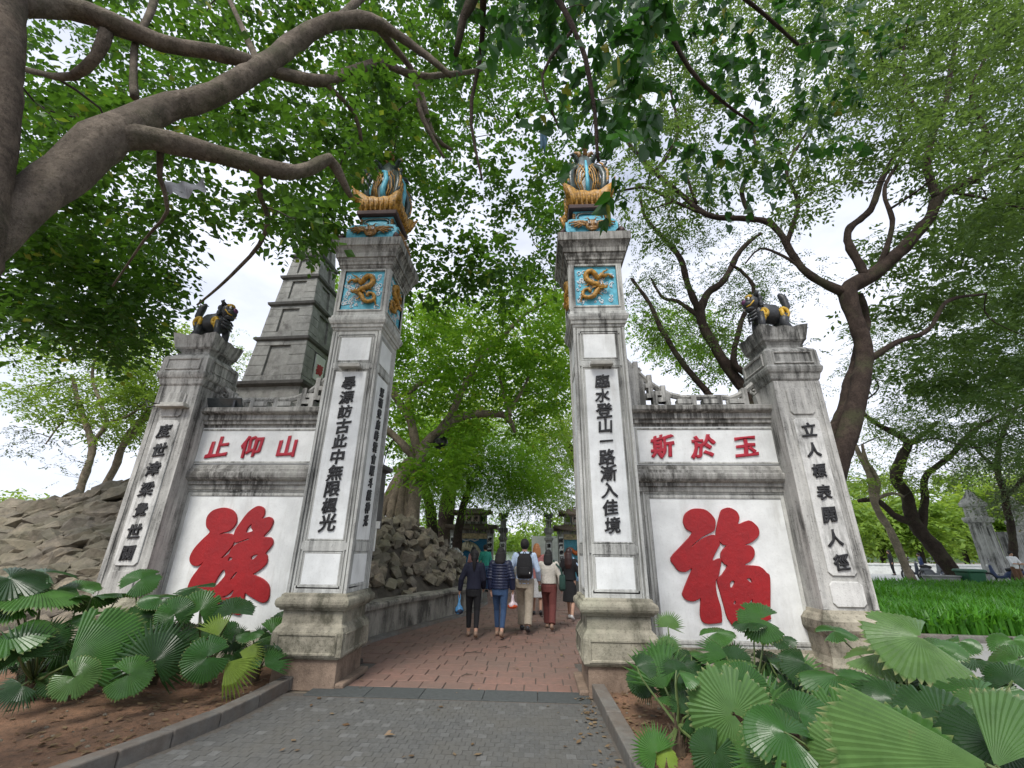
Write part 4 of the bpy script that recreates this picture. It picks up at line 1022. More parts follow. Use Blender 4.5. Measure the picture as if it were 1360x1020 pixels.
for px, txt, lab in ((668, '仙島雲深', 'slim grey stone post topped by dark ornament, beside the tiger gate'), (729, '蓬萊日永', 'slim grey stone post topped by dark ornament, beside the dragon gate')):
    p = at(px, 728, 25.5); root = empty('stone_post', (p.x, 25.5, 0), label=lab, cat='stone post', group='stone posts between the far gates')
    m = MB(); m.stack([(0, .26), (.3, .26), (.35, .19), (1.95, .18), (2.0, .24), (2.1, .25), (2.15, .17), (2.3, .16), (2.4, .25), (2.6, .26), (2.65, .16), (2.95, .15), (3.0, .22), (3.08, .23), (3.1, .12)]); m.build('shaft', M['wingdark'], root)
    m = MB(); m.box(-.14, .14, -.205, -.17, .5, 1.85); tp = m.build('text_strip', M['white'], root); column_text(txt, tp, 0, 1.7, .75, -.21, .22, M['ink'], bold=.03)
    m = MB(); m.ball((0, 0, 3.2), (.16, .16, .16), 8, 6); m.ball((-.17, -.05, 3.33), (.13, .12, .12), 8, 6); m.ball((.14, 0, 3.30), (.14, .1, .15), 8, 6); m.tube([(.1, 0, 3.2), (.24, 0, 3.4), (.16, 0, 3.52)], [.08, .06, .02], 6); m.build('beast_ornament', M['lionblack'], root, smooth=True)
m = MB(); m.box(-.2, 5.2, 30, 30.4, 0, 2.3); tag(m.build('pale_backdrop', M['white']), 'plain pale backdrop standing in for sky and lake behind the slim stone posts', 'wall')  # white block added as stand-in for the pale sky and lake beyond
# small stone lantern posts on the mound edge
for px, py, Y, h, lab in ((583, 745, 14, .75, 'short grey stone stump among rubble above the retaining wall'), (605, 746, 15.5, .8, 'small capped stone bollard at the far end of the rubble')):
    p = at(px, py, Y); root = empty('stone_marker', (p.x, Y, p.z-h*.45), label=lab, cat='stone marker')
    m = MB(); m.stack([(0, .17), (h*.68, .15), (h*.70, .22), (h*.78, .22), (h*.86, .14), (h, .04)] if px > 600 else [(0, .17), (h*.9, .14), (h, .10)]); m.build('marker_stone', M['wingside'], root)
p = at(497, 655, 9.6); root = empty('dark_stone_stele', (p.x-.05, 9.6, p.z-.75), label='narrow dark weathered stele half hidden behind the lettered inner face', cat='stele')
m = MB(); m.stack([(0, .22), (1.2, .2), (1.25, .30), (1.33, .32), (1.36, .2)]); m.build('stele_stone', M['tower_dark'], root)
p = at(495, 697, 9.0); root = empty('small_plaque', (p.x+.08, 9.0, p.z), label='little white sign stuck in the rubble just inside the gate', cat='sign')
m = MB(); m.box(-.07, .07, -.01, .01, -.07, .07); m.box(-.012, .012, .0, .02, -.5, -.07); m.build('sign_board', M['white'], root)

# ------------------------------------------------------------------ trees
def leaves(C, n_each, rad, size, aspect, mat, name, parent, flat=.55, droop=.35, heart=False, upb=.9, sizevar=.35):
    C = np.array(C); per = 7; ns_ = max(1, n_each//per); K = len(C)*ns_; N_ = K*per
    c = np.repeat(C, ns_, 0)
    d = nr.normal(0, .48, (K, 3)); d *= rad*np.repeat(nr.uniform(.5, 1.4, len(C)), ns_)[:, None]; d[:, 2] *= flat
    sd_ = d/(np.linalg.norm(d, axis=1)[:, None]+1e-6)*.7+nr.normal(0, .6, (K, 3)); sd_[:, 2] = sd_[:, 2]*.4-droop*.6; sd_ /= np.linalg.norm(sd_, axis=1)[:, None]
    sl = size*nr.uniform(1.6, 3.2, K)
    tt = np.tile(np.linspace(0, 1, per), K); p = np.repeat(c+d, per, 0)+np.repeat(sd_*sl[:, None], per, 0)*tt[:, None]
    p[:, 2] -= np.repeat(sl, per)*.35*tt**2
    sg = np.tile(np.where(np.arange(per) % 2 == 0, 1., -1.), K)
    sn = nr.normal(0, .35, (K, 3)); sn[:, 2] += 1; sx_ = np.cross(sn, sd_); sx_ /= np.linalg.norm(sx_, axis=1)[:, None]
    lastf = np.tile((np.arange(per) == per-1)*1., K)
    a = np.repeat(sd_, per, 0)*(.55+lastf[:, None])+np.repeat(sx_, per, 0)*(sg*(1-lastf))[:, None]*.9+nr.normal(0, .22, (N_, 3)); a[:, 2] -= droop*.7; a /= np.linalg.norm(a, axis=1)[:, None]
    nn = np.repeat(sn, per, 0)+nr.normal(0, .35, (N_, 3)); nn[:, 2] += upb-.9; b = np.cross(nn, a); b /= np.linalg.norm(b, axis=1)[:, None]; nn = np.cross(a, b)
    s_ = size*(1+nr.uniform(-sizevar, sizevar, N_))[:, None]; w_ = s_*aspect
    if heart:
        V = np.stack([p, p-a*s_*.10+b*w_*.38+nn*s_*.05, p+a*s_*.22+b*w_*.62+nn*s_*.08, p+a*s_*.62+b*w_*.34+nn*s_*.03, p+a*s_*1.08-nn*s_*.06, p+a*s_*.62-b*w_*.34+nn*s_*.03, p+a*s_*.22-b*w_*.62+nn*s_*.08, p-a*s_*.10-b*w_*.38+nn*s_*.05], 1)
        me = bigmesh(name, V, 8, mat, [(0, 1, 2, 3, 4), (0, 4, 5, 6, 7)])
    else:
        V = np.stack([p, p+a*s_*.45+b*w_*.5+nn*s_*.06, p+a*s_, p+a*s_*.45-b*w_*.5+nn*s_*.06], 1)
        me = bigmesh(name, V, 4, mat)
    return link(name, me, parent)
def inpoly(x, y, P):
    c = False
    for i in range(len(P)):
        (x0, y0), (x1, y1) = P[i-1], P[i]
        if (y0 > y) != (y1 > y) and x < (x1-x0)*(y-y0)/(y1-y0)+x0: c = not c
    return c
def scatter(poly, Ya, Yb, n, seed=0, minz=.3):
    r = random.Random(seed); xs = [p[0] for p in poly]; ysx = [p[1] for p in poly]; o = []; t = 0
    while len(o) < n and t < n*60:
        t += 1; x, y = r.uniform(min(xs), max(xs)), r.uniform(min(ysx), max(ysx))
        if not inpoly(x, y, poly): continue
        p = at(x, y, r.uniform(Ya, Yb))
        # clumping: keep points where a soft noise field is high, so gaps of sky stay open
        if noise.noise(p*.55+Vector((seed, 0, 0))) < r.uniform(-.55, .12): continue
        if p.z > minz: o.append(p)
    return o
def limbs(parent, specs, mat, name='limb', n=10, rough=.03):
    """specs: lists of (px, py, Y, width in px); returns sampled points"""
    pts_all = []
    for k, sp in enumerate(specs):
        q = [(at(a, b, Y), wd*.5*depth(at(a, b, Y))/F*min(1, 1.08*F/ray(a, b).length)) for a, b, Y, wd in sp]
        pts, rad = smoothpath(q, .16)
        rad = [r_*(1+.13*noise.noise(Vector((i*.33, k*7, 0)))+.08*noise.noise(Vector((i*.9, k*7, 5)))) for i, r_ in enumerate(rad)]
        pts = [p+noise.noise_vector(p*1.1)*min(rad[i]*.5, .06) for i, p in enumerate(pts)]
        m = MB(); m.tube(pts, rad, 16 if max(rad) > .10 else n if rad[0] > .05 else 6)
        if max(rad) > .06: m.v = [tuple(Vector(v)+noise.noise_vector(Vector(v)*5.5)*min(.022, max(rad)*.16)+noise.noise_vector(Vector(v)*13)*min(.009, max(rad)*.08)) for v in m.v]
        m.build(name if k else 'trunk', mat, parent, smooth=True)
        pts_all += [(p, rad[i]) for i, p in enumerate(pts)]
    return pts_all
def twigs(parent, src, C, n, mat, r0=.02, maxd=5.0, seed=1, name='twig_network', sag=.12):
    r = random.Random(seed); m = MB(); C = list(C); r.shuffle(C); S = list(src)
    for c in C[:n]:
        best = min(S, key=lambda q: (q[0]-c).length+q[0].z*.0); d = (best[0]-c).length
        if d > maxd or d < .15: continue
        a = best[0]; L_ = c-a; mid1 = a+L_*.35+noise.noise_vector(c*.7)*d*.22+Vector((0, 0, .05*d)); mid2 = a+L_*.7+noise.noise_vector(c*.9+Vector((9, 0, 0)))*d*.20
        ra = min(best[1]*.7, r0*(.6+.35*d))
        pts, rad = smoothpath([(a, ra), (mid1, ra*.75), (mid2, ra*.5), (c, ra*.22)], .3)
        m.tube(pts, rad, 5, caps=False); S += [(p, rad[i]) for i, p in enumerate(pts) if i > 1]
        for _ in range(3):
            e = c+Vector((r.gauss(0, .35), r.gauss(0, .35), r.gauss(0, .2)))*min(1, d*.4+.3); m.tube([pts[-2], (pts[-2]+e)/2+noise.noise_vector(e*2)*.06, e], [ra*.3, ra*.2, ra*.08], 4, caps=False)
    return m.build(name, mat, parent, smooth=True, kind='stuff')
def tree(label, base, specs, bark, group=None, cat='tree', name='tree'):
    root = empty(name, base, label=label, cat=cat, group=group)
    return root
class At0:      # children of a tree are built in world coordinates and hung under the Empty at its base
    pass
def hang(root):
    inv = Matrix.Translation(root.location).inverted()
    for o in col.objects:
        if o.parent == root and not o.get('_h'):
            o.matrix_local = inv @ o.matrix_local; o['_h'] = 1
def done():
    for o in col.objects:
        if '_h' in o: del o['_h']

# big tree close by, its limbs reach over the forecourt
base = Vector((-5.2, 2.35, 0)); t1 = tree('huge grey-barked tree whose thick limbs reach over the rubble mound', base, None, None)
tk = MB(); pts, rad = smoothpath([(base, .55), (Vector((-5.0, 2.35, 1.6)), .44), (at(-95, 380, 2.35), .26), (at(-40, 250, 2.35), .21), (at(-14, 120, 2.35), .205), (at(-4, 0, 2.35), .20), (at(0, -120, 2.4), .2)], .2)
tk.tube([p for k, p in enumerate(pts)], rad, 24); tk.v = [tuple(Vector(v)+noise.noise_vector(Vector(v)*4)*.03+noise.noise_vector(Vector(v)*14)*.012) for v in tk.v]; tk.build('trunk', M['bark_big'], t1, smooth=True)
S1 = limbs(t1, [
  [(-110, 380, 2.4, 95), (-40, 325, 2.5, 88), (30, 268, 2.65, 74), (105, 215, 2.9, 72), (165, 175, 3.1, 60), (215, 146, 3.3, 44), (290, 122, 3.5, 36), (350, 88, 3.7, 32), (400, 52, 3.9, 30), (440, 30, 4.0, 26), (490, 27, 4.2, 22), (540, 55, 4.5, 14), (600, 100, 4.8, 8)],
  [(150, 185, 3.05, 56), (200, 184, 3.2, 38), (260, 195, 3.4, 33), (320, 212, 3.6, 28), (372, 226, 3.8, 24), (412, 224, 4.0, 20), (438, 212, 4.2, 17), (455, 238, 4.4, 12), (466, 262, 4.6, 8)],
  [(20, 5, 2.5, 48), (90, 10, 2.8, 42), (150, 30, 3.0, 36), (210, 52, 3.2, 30), (270, 68, 3.4, 26), (330, 80, 3.6, 22), (375, 98, 3.9, 20), (430, 108, 4.2, 17), (470, 95, 4.4, 16), (505, 84, 4.6, 14), (560, 100, 4.9, 10), (640, 92, 5.4, 5)],
  [(140, 40, 3.0, 24), (128, 75, 3.1, 20), (95, 102, 3.2, 16), (45, 95, 3.3, 12), (10, 85, 3.4, 9)],
  [(180, 130, 3.2, 14), (178, 90, 3.2, 12), (180, 50, 3.2, 12), (205, 5, 3.3, 14), (215, -60, 3.4, 12)],
  [(440, 30, 4.0, 14), (470, 5, 4.2, 14), (500, -20, 4.4, 13), (560, -60, 4.6, 10)],
  [(500, 35, 4.3, 13), (520, 60, 4.6, 11), (545, 90, 4.9, 9), (560, 130, 5.2, 9), (575, 180, 5.4, 7), (600, 200, 5.6, 5)],
  [(550, 95, 4.9, 9), (556, 140, 5.0, 8), (570, 175, 5.2, 6), (590, 210, 5.4, 4)],
  [(345, 222, 3.7, 12), (345, 260, 4.0, 8), (357, 290, 4.3, 7), (345, 325, 4.6, 6), (318, 355, 4.8, 5), (290, 382, 5.0, 4), (262, 405, 5.2, 3)],
  [(215, 190, 3.3, 12), (212, 235, 3.5, 8), (222, 280, 3.8, 6), (190, 320, 4.1, 4), (150, 380, 4.6, 3)],
  [(345, 85, 3.7, 14), (325, 45, 3.8, 9), (305, 0, 4.0, 8), (290, -40, 4.2, 6)],
  [(430, 108, 4.2, 9), (470, 150, 4.7, 7), (480, 190, 5.0, 5)],
 ], M['bark'])
CA = scatter([(-80, -80), (560, -80), (560, 190), (450, 290), (385, 320), (290, 320), (230, 300), (150, 300), (60, 330), (-80, 340)], 4.2, 10, 300, 1)
CA2 = scatter([(-80, 300), (225, 290), (225, 400), (215, 440), (160, 465), (60, 460), (-80, 440)], 6, 9.5, 135, 21)
CA2 += scatter([(365, 290), (450, 280), (452, 318), (385, 315)], 6, 8, 7, 41)
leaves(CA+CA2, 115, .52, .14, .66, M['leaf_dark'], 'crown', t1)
twigs(t1, S1, CA+CA2, 150, M['twig'], .018, 4.5)
hang(t1)

# tree over the opening between the pillars (its trunk stands on the mound behind)
base = Vector((-4.55, 14.2, 1.9)); t2 = tree('banyan-like tree on the rubble seen through the gate, one limb arching over the path', base, None, None)
tk = MB()
for k in range(7):      # buttressed, knobbly stem
    a = -2.6+k*.55; pts, rad = smoothpath([(Vector((base.x-.15+math.cos(a)*1.15, base.y+math.sin(a)*.7, 1.4)), .12), (Vector((base.x-.05+math.cos(a)*.50, base.y+math.sin(a)*.35, 2.6)), .15), (Vector((base.x+.12+math.cos(a)*.20, base.y+math.sin(a)*.2, 3.5)), .15), (at(548, 612, 14.2)+Vector((math.cos(a)*.10, 0, 0)), .16)], .15)
    pts = [p+noise.noise_vector(p*2.3)*.09 for p in pts]; tk.tube(pts, [r_*(1+.35*noise.noise(p*3)) for p, r_ in zip(pts, rad)], 9)
tk.build('trunk', M['bark_light'], t2, smooth=True)
S2 = limbs(t2, [
  [(547, 712, 13.1, 19), (551, 655, 13.3, 17), (556, 615, 13.8, 15), (570, 585, 14.1, 14), (590, 570, 14.1, 12), (615, 553, 14.1, 11), (645, 549, 14.2, 10), (672, 553, 14.3, 9), (684, 575, 14.4, 4)],
  [(556, 615, 14.1, 12), (535, 590, 14.0, 10), (515, 572, 13.9, 9), (500, 560, 13.8, 8), (480, 540, 13.7, 7)],
  [(570, 590, 14.1, 11), (600, 550, 14.3, 9), (615, 515, 14.6, 8), (640, 475, 15, 7), (670, 445, 15.2, 6), (700, 415, 15.4, 5), (740, 395, 15.6, 3)],
  [(556, 605, 14.1, 12), (545, 560, 14.0, 11), (530, 535, 13.9, 10), (518, 510, 13.8, 10), (512, 480, 13.8, 8)],
  [(540, 545, 14, 8), (545, 520, 14.2, 7), (562, 508, 14.4, 6), (590, 500, 14.8, 4), (630, 505, 15.2, 3)],
  [(672, 553, 14.3, 6), (690, 525, 14.5, 5), (702, 500, 14.8, 3)], [(678, 552, 14.3, 5), (668, 520, 14.6, 4), (664, 500, 14.9, 3)],
 ], M['bark_light'], rough=.05)
CB = scatter([(500, -80), (760, -80), (790, 160), (755, 330), (700, 400), (560, 420), (545, 300), (450, 260), (430, 120)], 8, 14, 250, 2)
leaves(CB, 95, .60, .165, .68, M['leaf_dark'], 'crown', t2)
CC = scatter([(510, 400), (765, 380), (770, 560), (720, 590), (640, 560), (590, 640), (505, 640), (500, 500)], 12.5, 19, 200, 3)
leaves(CC, 140, .8, .19, .55, M['leaf_mid'], 'fresh_crown', t2)
twigs(t2, S2, CB[:60]+CC, 110, M['twig'], .02, 9)
m = MB(); c = at(585, 588, 14.0); m.ball(c, (.26, .22, .24), 9, 7); m.build('hanging_nest', M['pupil'], t2, smooth=True)
hang(t2)

# heart-leaved tree reaching in from above, its trunk stands behind the viewpoint
base = Vector((2.2, -3.2, 0)); t3 = tree('heart-leaved tree whose big dark leaves hang in front of the sky between the two pillars', base, None, None)
tk = MB(); pts, rad = smoothpath([(base, .4), (Vector((2.0, -3.0, 2.5)), .33), (Vector((1.4, -2.0, 5.2)), .28), (Vector((.8, 0, 7.4)), .20), (at(640, -80, 2.6), .1)], .25); tk.tube(pts, rad, 12); tk.build('trunk', M['bark'], t3, smooth=True)
S3 = limbs(t3, [
  [(640, -80, 2.6, 40), (632, -10, 2.7, 20), (615, 25, 2.8, 15), (606, 72, 2.9, 8)],
  [(640, -80, 2.6, 26), (720, -30, 2.6, 12), (770, 60, 2.7, 8), (790, 150, 2.8, 6), (795, 215, 2.9, 4)],
  [(640, -80, 2.6, 26), (820, -60, 2.9, 12), (880, 30, 3.1, 8), (930, 110, 3.4, 6), (1000, 165, 3.8, 3)],
  [(640, -80, 2.6, 20), (640, 60, 3.6, 7), (625, 150, 3.9, 5), (640, 240, 4.0, 3)],
  [(820, -60, 2.9, 12), (960, -20, 3.6, 8), (1060, 60, 4.2, 5)], [(760, 40, 2.7, 6), (720, 100, 2.8, 4), (742, 170, 2.8, 3)],
 ], M['bark_dark'], name='hanging_branch')
CD = scatter([(690, -40), (870, -40), (880, 60), (850, 200), (830, 235), (775, 225), (735, 190), (725, 90), (640, 40)], 2.6, 3.6, 44, 4)
CD2 = scatter([(600, 150), (690, 130), (700, 230), (640, 280), (590, 240)], 3.6, 4.4, 18, 5)
CD3 = scatter([(840, -60), (1150, -60), (1130, 80), (1060, 200), (980, 230), (900, 120), (850, 120)], 3.8, 6, 62, 6)
CD4 = scatter([(560, -60), (860, -60), (860, 20), (600, 30)], 2.8, 4.6, 34, 8)
# the nearest leaves one by one
hv = [(0, 0, 0), (-.10, .38, .05), (.22, .62, .08), (.62, .34, .03), (1.08, 0, -.06), (.62, -.34, .03), (.22, -.62, .08), (-.10, -.38, .05)]
hm = MB(); hm.add(hv, [(0, 1, 2, 3, 4), (0, 4, 5, 6, 7)]); hm = hm.mesh('leaf', M['leaf_near'])
k = 0
for c in CD+CD2:
    for _ in range(6):
        a = Vector((nr.normal(0, .6), nr.normal(0, .6), nr.normal(-.9, .4))).normalized(); nn = Vector((nr.normal(0, .5), -1+nr.normal(0, .4), nr.normal(.5, .5)))
        b = nn.cross(a).normalized(); nn = a.cross(b); s_ = rng.uniform(.095, .15)
        p = c+Vector((nr.normal(0, .16), nr.normal(0, .16), nr.normal(0, .15)))
        Mx = Matrix.Translation(p) @ Matrix(((a.x, b.x, nn.x, 0), (a.y, b.y, nn.y, 0), (a.z, b.z, nn.z, 0), (0, 0, 0, 1))) @ Matrix.Diagonal((s_, s_*.85, s_, 1))
        if k < 290:
            o = bpy.data.objects.new('leaf', hm); col.objects.link(o); o.parent = t3; o.matrix_local = Mx; k += 1
leaves(CD3, 26, .5, .12, .85, M['leaf_near'], 'foliage', t3, heart=True, droop=.9, upb=.4)
leaves(CD+CD4, 18, .42, .12, .85, M['leaf_near'], 'inner_foliage', t3, heart=True, droop=.9, upb=.4)
twigs(t3, S3, CD+CD2+CD3+CD4, 90, M['twig'], .008, 3, seed=4)
hang(t3)

# feathery trees behind the wing on the lawn side
base = Vector((7.2, 11.0, 0)); t4 = tree('dark twisting tree with the widest fork, right behind the corner pillar by the lawn', base, None, None)
S4 = limbs(t4, [
  [(1060, 790, 11.0, 40), (1085, 700, 11.0, 34), (1112, 620, 11.0, 31), (1133, 550, 11.0, 28), (1148, 480, 11.0, 23.7), (1138, 430, 11.0, 22.2), (1128, 385, 11.0, 25.2), (1165, 360, 10.9, 22.2), (1205, 325, 10.7, 19.2), (1235, 290, 10.5, 17.8), (1250, 262, 10.3, 16.3), (1290, 240, 10.1, 14.8), (1330, 215, 9.9, 13.3), (1370, 198, 9.7, 11.8), (1440, 150, 9.4, 8.9)],
  [(1128, 390, 11.0, 17.8), (1100, 380, 11.0, 13.3), (1065, 358, 11.0, 10.4), (1040, 315, 11.1, 9.6), (1020, 295, 11.2, 8.9), (985, 290, 11.3, 8.1), (940, 285, 11.4, 7.4), (905, 258, 11.6, 6.7), (870, 228, 11.8, 5.9), (835, 190, 12.0, 4.4), (820, 160, 12.2, 3)],
  [(1150, 365, 10.9, 13.3), (1130, 330, 10.9, 11.8), (1128, 305, 11.0, 11.1), (1155, 280, 11.1, 10.4), (1170, 240, 11.2, 8.9), (1190, 205, 11.3, 6.7), (1215, 170, 11.5, 5.2), (1235, 120, 11.7, 3.7)],
  [(1245, 262, 10.3, 13.3), (1232, 225, 10.3, 11.8), (1240, 175, 10.3, 11.1), (1258, 130, 10.3, 8.9), (1265, 80, 10.3, 7.4), (1275, 20, 10.3, 5.9), (1280, -50, 10.3, 4.4)],
  [(1075, 720, 11.2, 17.8), (1090, 610, 11.3, 16.3), (1120, 540, 11.4, 14.8), (1135, 480, 11.5, 13.3), (1150, 430, 11.6, 12.6), (1140, 390, 11.4, 11.8)],
  [(940, 285, 11.4, 5.2), (900, 270, 11.5, 4.4), (860, 250, 11.6, 4.4), (830, 252, 11.7, 3), (800, 262, 11.8, 2.2)],
  [(925, 270, 11.4, 4.4), (912, 230, 11.3, 3.7), (918, 190, 11.3, 3)], [(1065, 358, 11, 5.2), (1040, 340, 11.1, 4.4), (1010, 330, 11.4, 3), (990, 350, 11.6, 2.2)],
  [(1165, 362, 10.9, 9), (1185, 300, 10.6, 8), (1175, 250, 10.4, 6), (1200, 200, 10.3, 5), (1190, 140, 10.2, 3)],
  [(1000, 292, 11.3, 8), (985, 250, 11.2, 6), (1005, 205, 11.1, 5), (990, 150, 11.0, 3)], [(1045, 325, 11.1, 8), (1060, 270, 10.9, 6), (1045, 225, 10.7, 5), (1075, 170, 10.5, 3)],
  [(1300, 235, 10.0, 9), (1310, 180, 9.9, 7), (1290, 120, 9.8, 5), (1320, 60, 9.7, 4)], [(870, 228, 11.8, 6), (900, 180, 11.9, 5), (890, 120, 12, 3)],
  [(1148, 480, 11, 12), (1190, 455, 10.9, 9), (1230, 440, 10.8, 7), (1260, 400, 10.7, 6), (1310, 390, 10.6, 4)],
  [(1240, 175, 10.3, 8), (1205, 120, 10.2, 6), (1200, 60, 10.1, 4)],
  [(1255, 255, 10.2, 5.9), (1300, 262, 10, 4.4), (1370, 280, 9.8, 3.7)],
 ], M['bark_dark'])
CE = scatter([(820, -80), (1440, -80), (1440, 300), (1300, 330), (1200, 230), (1080, 300), (1000, 240), (860, 330), (810, 150)], 9.5, 15.5, 390, 7)
leaves(CE, 150, .75, .17, .45, M['leaf_fine'], 'crown', t4, flat=.32)
CE2 = scatter([(1150, -80), (1440, -80), (1440, 240), (1280, 230), (1180, 160)], 7, 11, 105, 9)
leaves(CE2, 150, .6, .135, .42, M['leaf_fine'], 'crown_edge', t4, flat=.35)
CE3 = scatter([(1150, 310), (1440, 250), (1440, 520), (1230, 530), (1150, 440)], 13, 19, 125, 31)
leaves(CE3, 150, .8, .21, .5, M['leaf_fine'], 'lower_crown', t4, flat=.28)
twigs(t4, S4, CE+CE2+CE3, 230, M['bark_dark'], .028, 5.5, seed=2)
hang(t4)

def small_tree(label, base, specs, bark, crowns, tw=60, group=None, twr=.02, seed=5, maxd=7, name='tree'):
    t = tree(label, Vector(base), None, None, group, name=name)
    S = limbs(t, specs, bark); CCs = []
    for i, (poly, a, b, n, rad_, each, size, asp, mat_, flat) in enumerate(crowns):
        c_ = scatter(poly, a, b, n, seed*13+i); CCs += c_
        if c_: leaves(c_, each, rad_, size, asp, mat_, 'crown', t, flat=flat)
    twigs(t, S, CCs, tw, M['twig'], twr, maxd, seed=seed); hang(t); return t
small_tree('reddish multi-stemmed tree between the tall pillar and the corner pillar', (6.4, 14, 0), [
  [(1010, 780, 14, 22.5), (1015, 640, 14, 19.5), (1000, 540, 14, 18), (975, 500, 14, 15), (945, 455, 14, 12.8), (930, 415, 14, 12), (940, 390, 14.1, 9.8), (962, 372, 14.2, 9), (985, 330, 14.3, 6.8), (1010, 310, 14.4, 3.8)],
  [(1010, 560, 14, 13.5), (1005, 510, 13.8, 10.5), (975, 480, 13.6, 8.2), (985, 430, 13.5, 6.8), (1000, 380, 13.4, 5.2), (970, 350, 13.4, 3.8)],
  [(930, 415, 14, 9.8), (915, 385, 13.9, 8.2), (905, 345, 13.8, 7.5), (880, 315, 13.7, 6), (858, 290, 13.6, 4.5), (850, 260, 13.5, 3)],
  [(940, 520, 14.4, 9), (905, 480, 14.5, 7.5), (880, 440, 14.6, 6.8), (860, 400, 14.7, 5.2), (838, 370, 14.8, 3.8)], [(960, 600, 14.2, 12), (950, 540, 14.3, 10.5), (940, 520, 14.4, 9)],
  [(930, 420, 14, 6.8), (900, 400, 14.3, 5.2), (880, 395, 14.5, 3.8), (865, 370, 14.7, 3)],
 ], M['bark_dark'], [([(830, 270), (1060, 280), (1100, 400), (1060, 520), (850, 470), (830, 400)], 13, 17, 95, .8, 170, .12, .35, M['leaf_fine'], .4), ([(840, 400), (960, 420), (990, 520), (850, 470)], 15, 20, 55, .8, 170, .14, .45, M['leaf_mid'], .5)], 60, seed=6)
small_tree('leaning dark tree with a sharply bent crown in the middle of the lawn edge', (20.3, 24, 0), [
  [(1275, 775, 24, 27.2), (1240, 725, 24, 23.8), (1215, 695, 24, 20.4), (1205, 660, 23.9, 17), (1190, 635, 23.8, 17), (1198, 605, 23.8, 15.3), (1205, 590, 23.8, 11), (1185, 575, 23.8, 9.3), (1160, 560, 23.8, 6.8), (1135, 540, 23.8, 4.2)],
  [(1215, 695, 24, 13.6), (1190, 685, 24, 10.2), (1165, 665, 24, 8.5), (1140, 665, 24, 5.1)], [(1225, 700, 24, 13.6), (1228, 655, 24, 11), (1230, 630, 24, 9.3), (1260, 608, 24, 8.5), (1290, 575, 24, 7.6), (1330, 550, 24, 5.1), (1370, 535, 24, 3.4)],
  [(1205, 592, 23.8, 8.5), (1230, 575, 23.8, 6.8), (1245, 560, 23.8, 4.2)],
 ], M['bark_dark'], [([(1130, 420), (1440, 330), (1440, 640), (1330, 620), (1230, 590), (1150, 560)], 18, 26, 230, 1.25, 200, .18, .3, M['leaf_fine'], .28)], 60, seed=7, maxd=9, twr=.03)
small_tree('thin leaning tree with pale trunk nearest the corner pillar', (16.5, 23, 0), [
  [(1212, 772, 23, 14), (1195, 735, 23, 12), (1180, 700, 23, 11), (1162, 670, 23, 10), (1155, 635, 23, 9), (1140, 600, 23, 7), (1128, 575, 23, 5)],
  [(1162, 670, 23, 8), (1165, 640, 23, 7), (1150, 610, 23, 6), (1145, 590, 23, 4)], [(1160, 665, 23, 6), (1185, 655, 23, 5), (1200, 660, 23, 4)],
 ], M['bark_light'], [([(1110, 540), (1250, 560), (1240, 650), (1120, 640)], 22, 27, 40, 1.0, 120, .17, .35, M['leaf_far'], .35)], 25, seed=8)
small_tree('slim tree with fine foliage at the end of the lawn by the stone gateway', (27.5, 25, 0), [
  [(1350, 775, 25, 14), (1345, 720, 25, 12), (1335, 660, 25, 11), (1325, 620, 25, 9), (1330, 580, 25, 7), (1350, 540, 25, 5)], [(1325, 625, 25, 7), (1300, 600, 25, 5), (1290, 585, 25, 4)], [(1335, 660, 25, 8), (1370, 620, 25, 6), (1400, 560, 25, 4)],
 ], M['bark_dark'], [([(1250, 520), (1440, 460), (1440, 690), (1330, 690), (1260, 640)], 23, 31, 110, 1.3, 170, .19, .32, M['leaf_grey'], .35)], 40, seed=9)
small_tree('sparse forked tree beyond the summit of the rubble mound', (-15.0, 16.5, 1.2), [
  [(105, 690, 16.5, 13.6), (108, 650, 16.5, 12), (118, 615, 16.5, 11.2), (122, 590, 16.5, 10.4), (112, 560, 16.5, 8.8), (103, 530, 16.5, 7.2), (97, 500, 16.6, 4.8)],
  [(122, 590, 16.5, 7.2), (140, 562, 16.5, 6.4), (132, 530, 16.5, 5.6), (122, 500, 16.6, 4.8), (128, 470, 16.7, 3.2)], [(140, 562, 16.5, 4.8), (170, 552, 16.5, 4), (195, 535, 16.5, 2.4)], [(112, 560, 16.5, 4.8), (85, 560, 16.5, 3.2), (60, 590, 16.5, 2.4)],
 ], M['bark_light'], [([(20, 560), (110, 590), (110, 640), (10, 620)], 15.5, 18, 16, .7, 60, .12, .35, M['leaf_grey'], .3), ([(10, 440), (200, 450), (200, 540), (150, 590), (20, 540)], 15.5, 19, 80, .8, 130, .16, .5, M['leaf_far'], .4)], 75, seed=10)
small_tree('slanting forked tree right against the corner pillar by the mound', (-13.5, 17.5, 1.4), [
  [(128, 665, 17.5, 12), (150, 625, 17.5, 11.2), (162, 595, 17.5, 10.5), (185, 565, 17.5, 9), (205, 545, 17.5, 7.5), (230, 500, 17.5, 6), (250, 470, 17.6, 3.8)],
  [(162, 595, 17.5, 7.5), (170, 575, 17.5, 6), (195, 545, 17.5, 5.2), (190, 520, 17.5, 3.8), (195, 490, 17.5, 3)], [(195, 545, 17.5, 5.2), (165, 530, 17.5, 3.8), (145, 520, 17.5, 3)],
 ], M['bark_light'], [([(150, 440), (270, 430), (240, 540), (180, 610), (150, 560)], 16, 19.5, 80, .8, 130, .16, .5, M['leaf_far'], .4), ([(300, 430), (345, 450), (330, 520), (300, 520)], 17, 20, 12, .8, 90, .13, .4, M['leaf_far'], .4)], 40, seed=11)
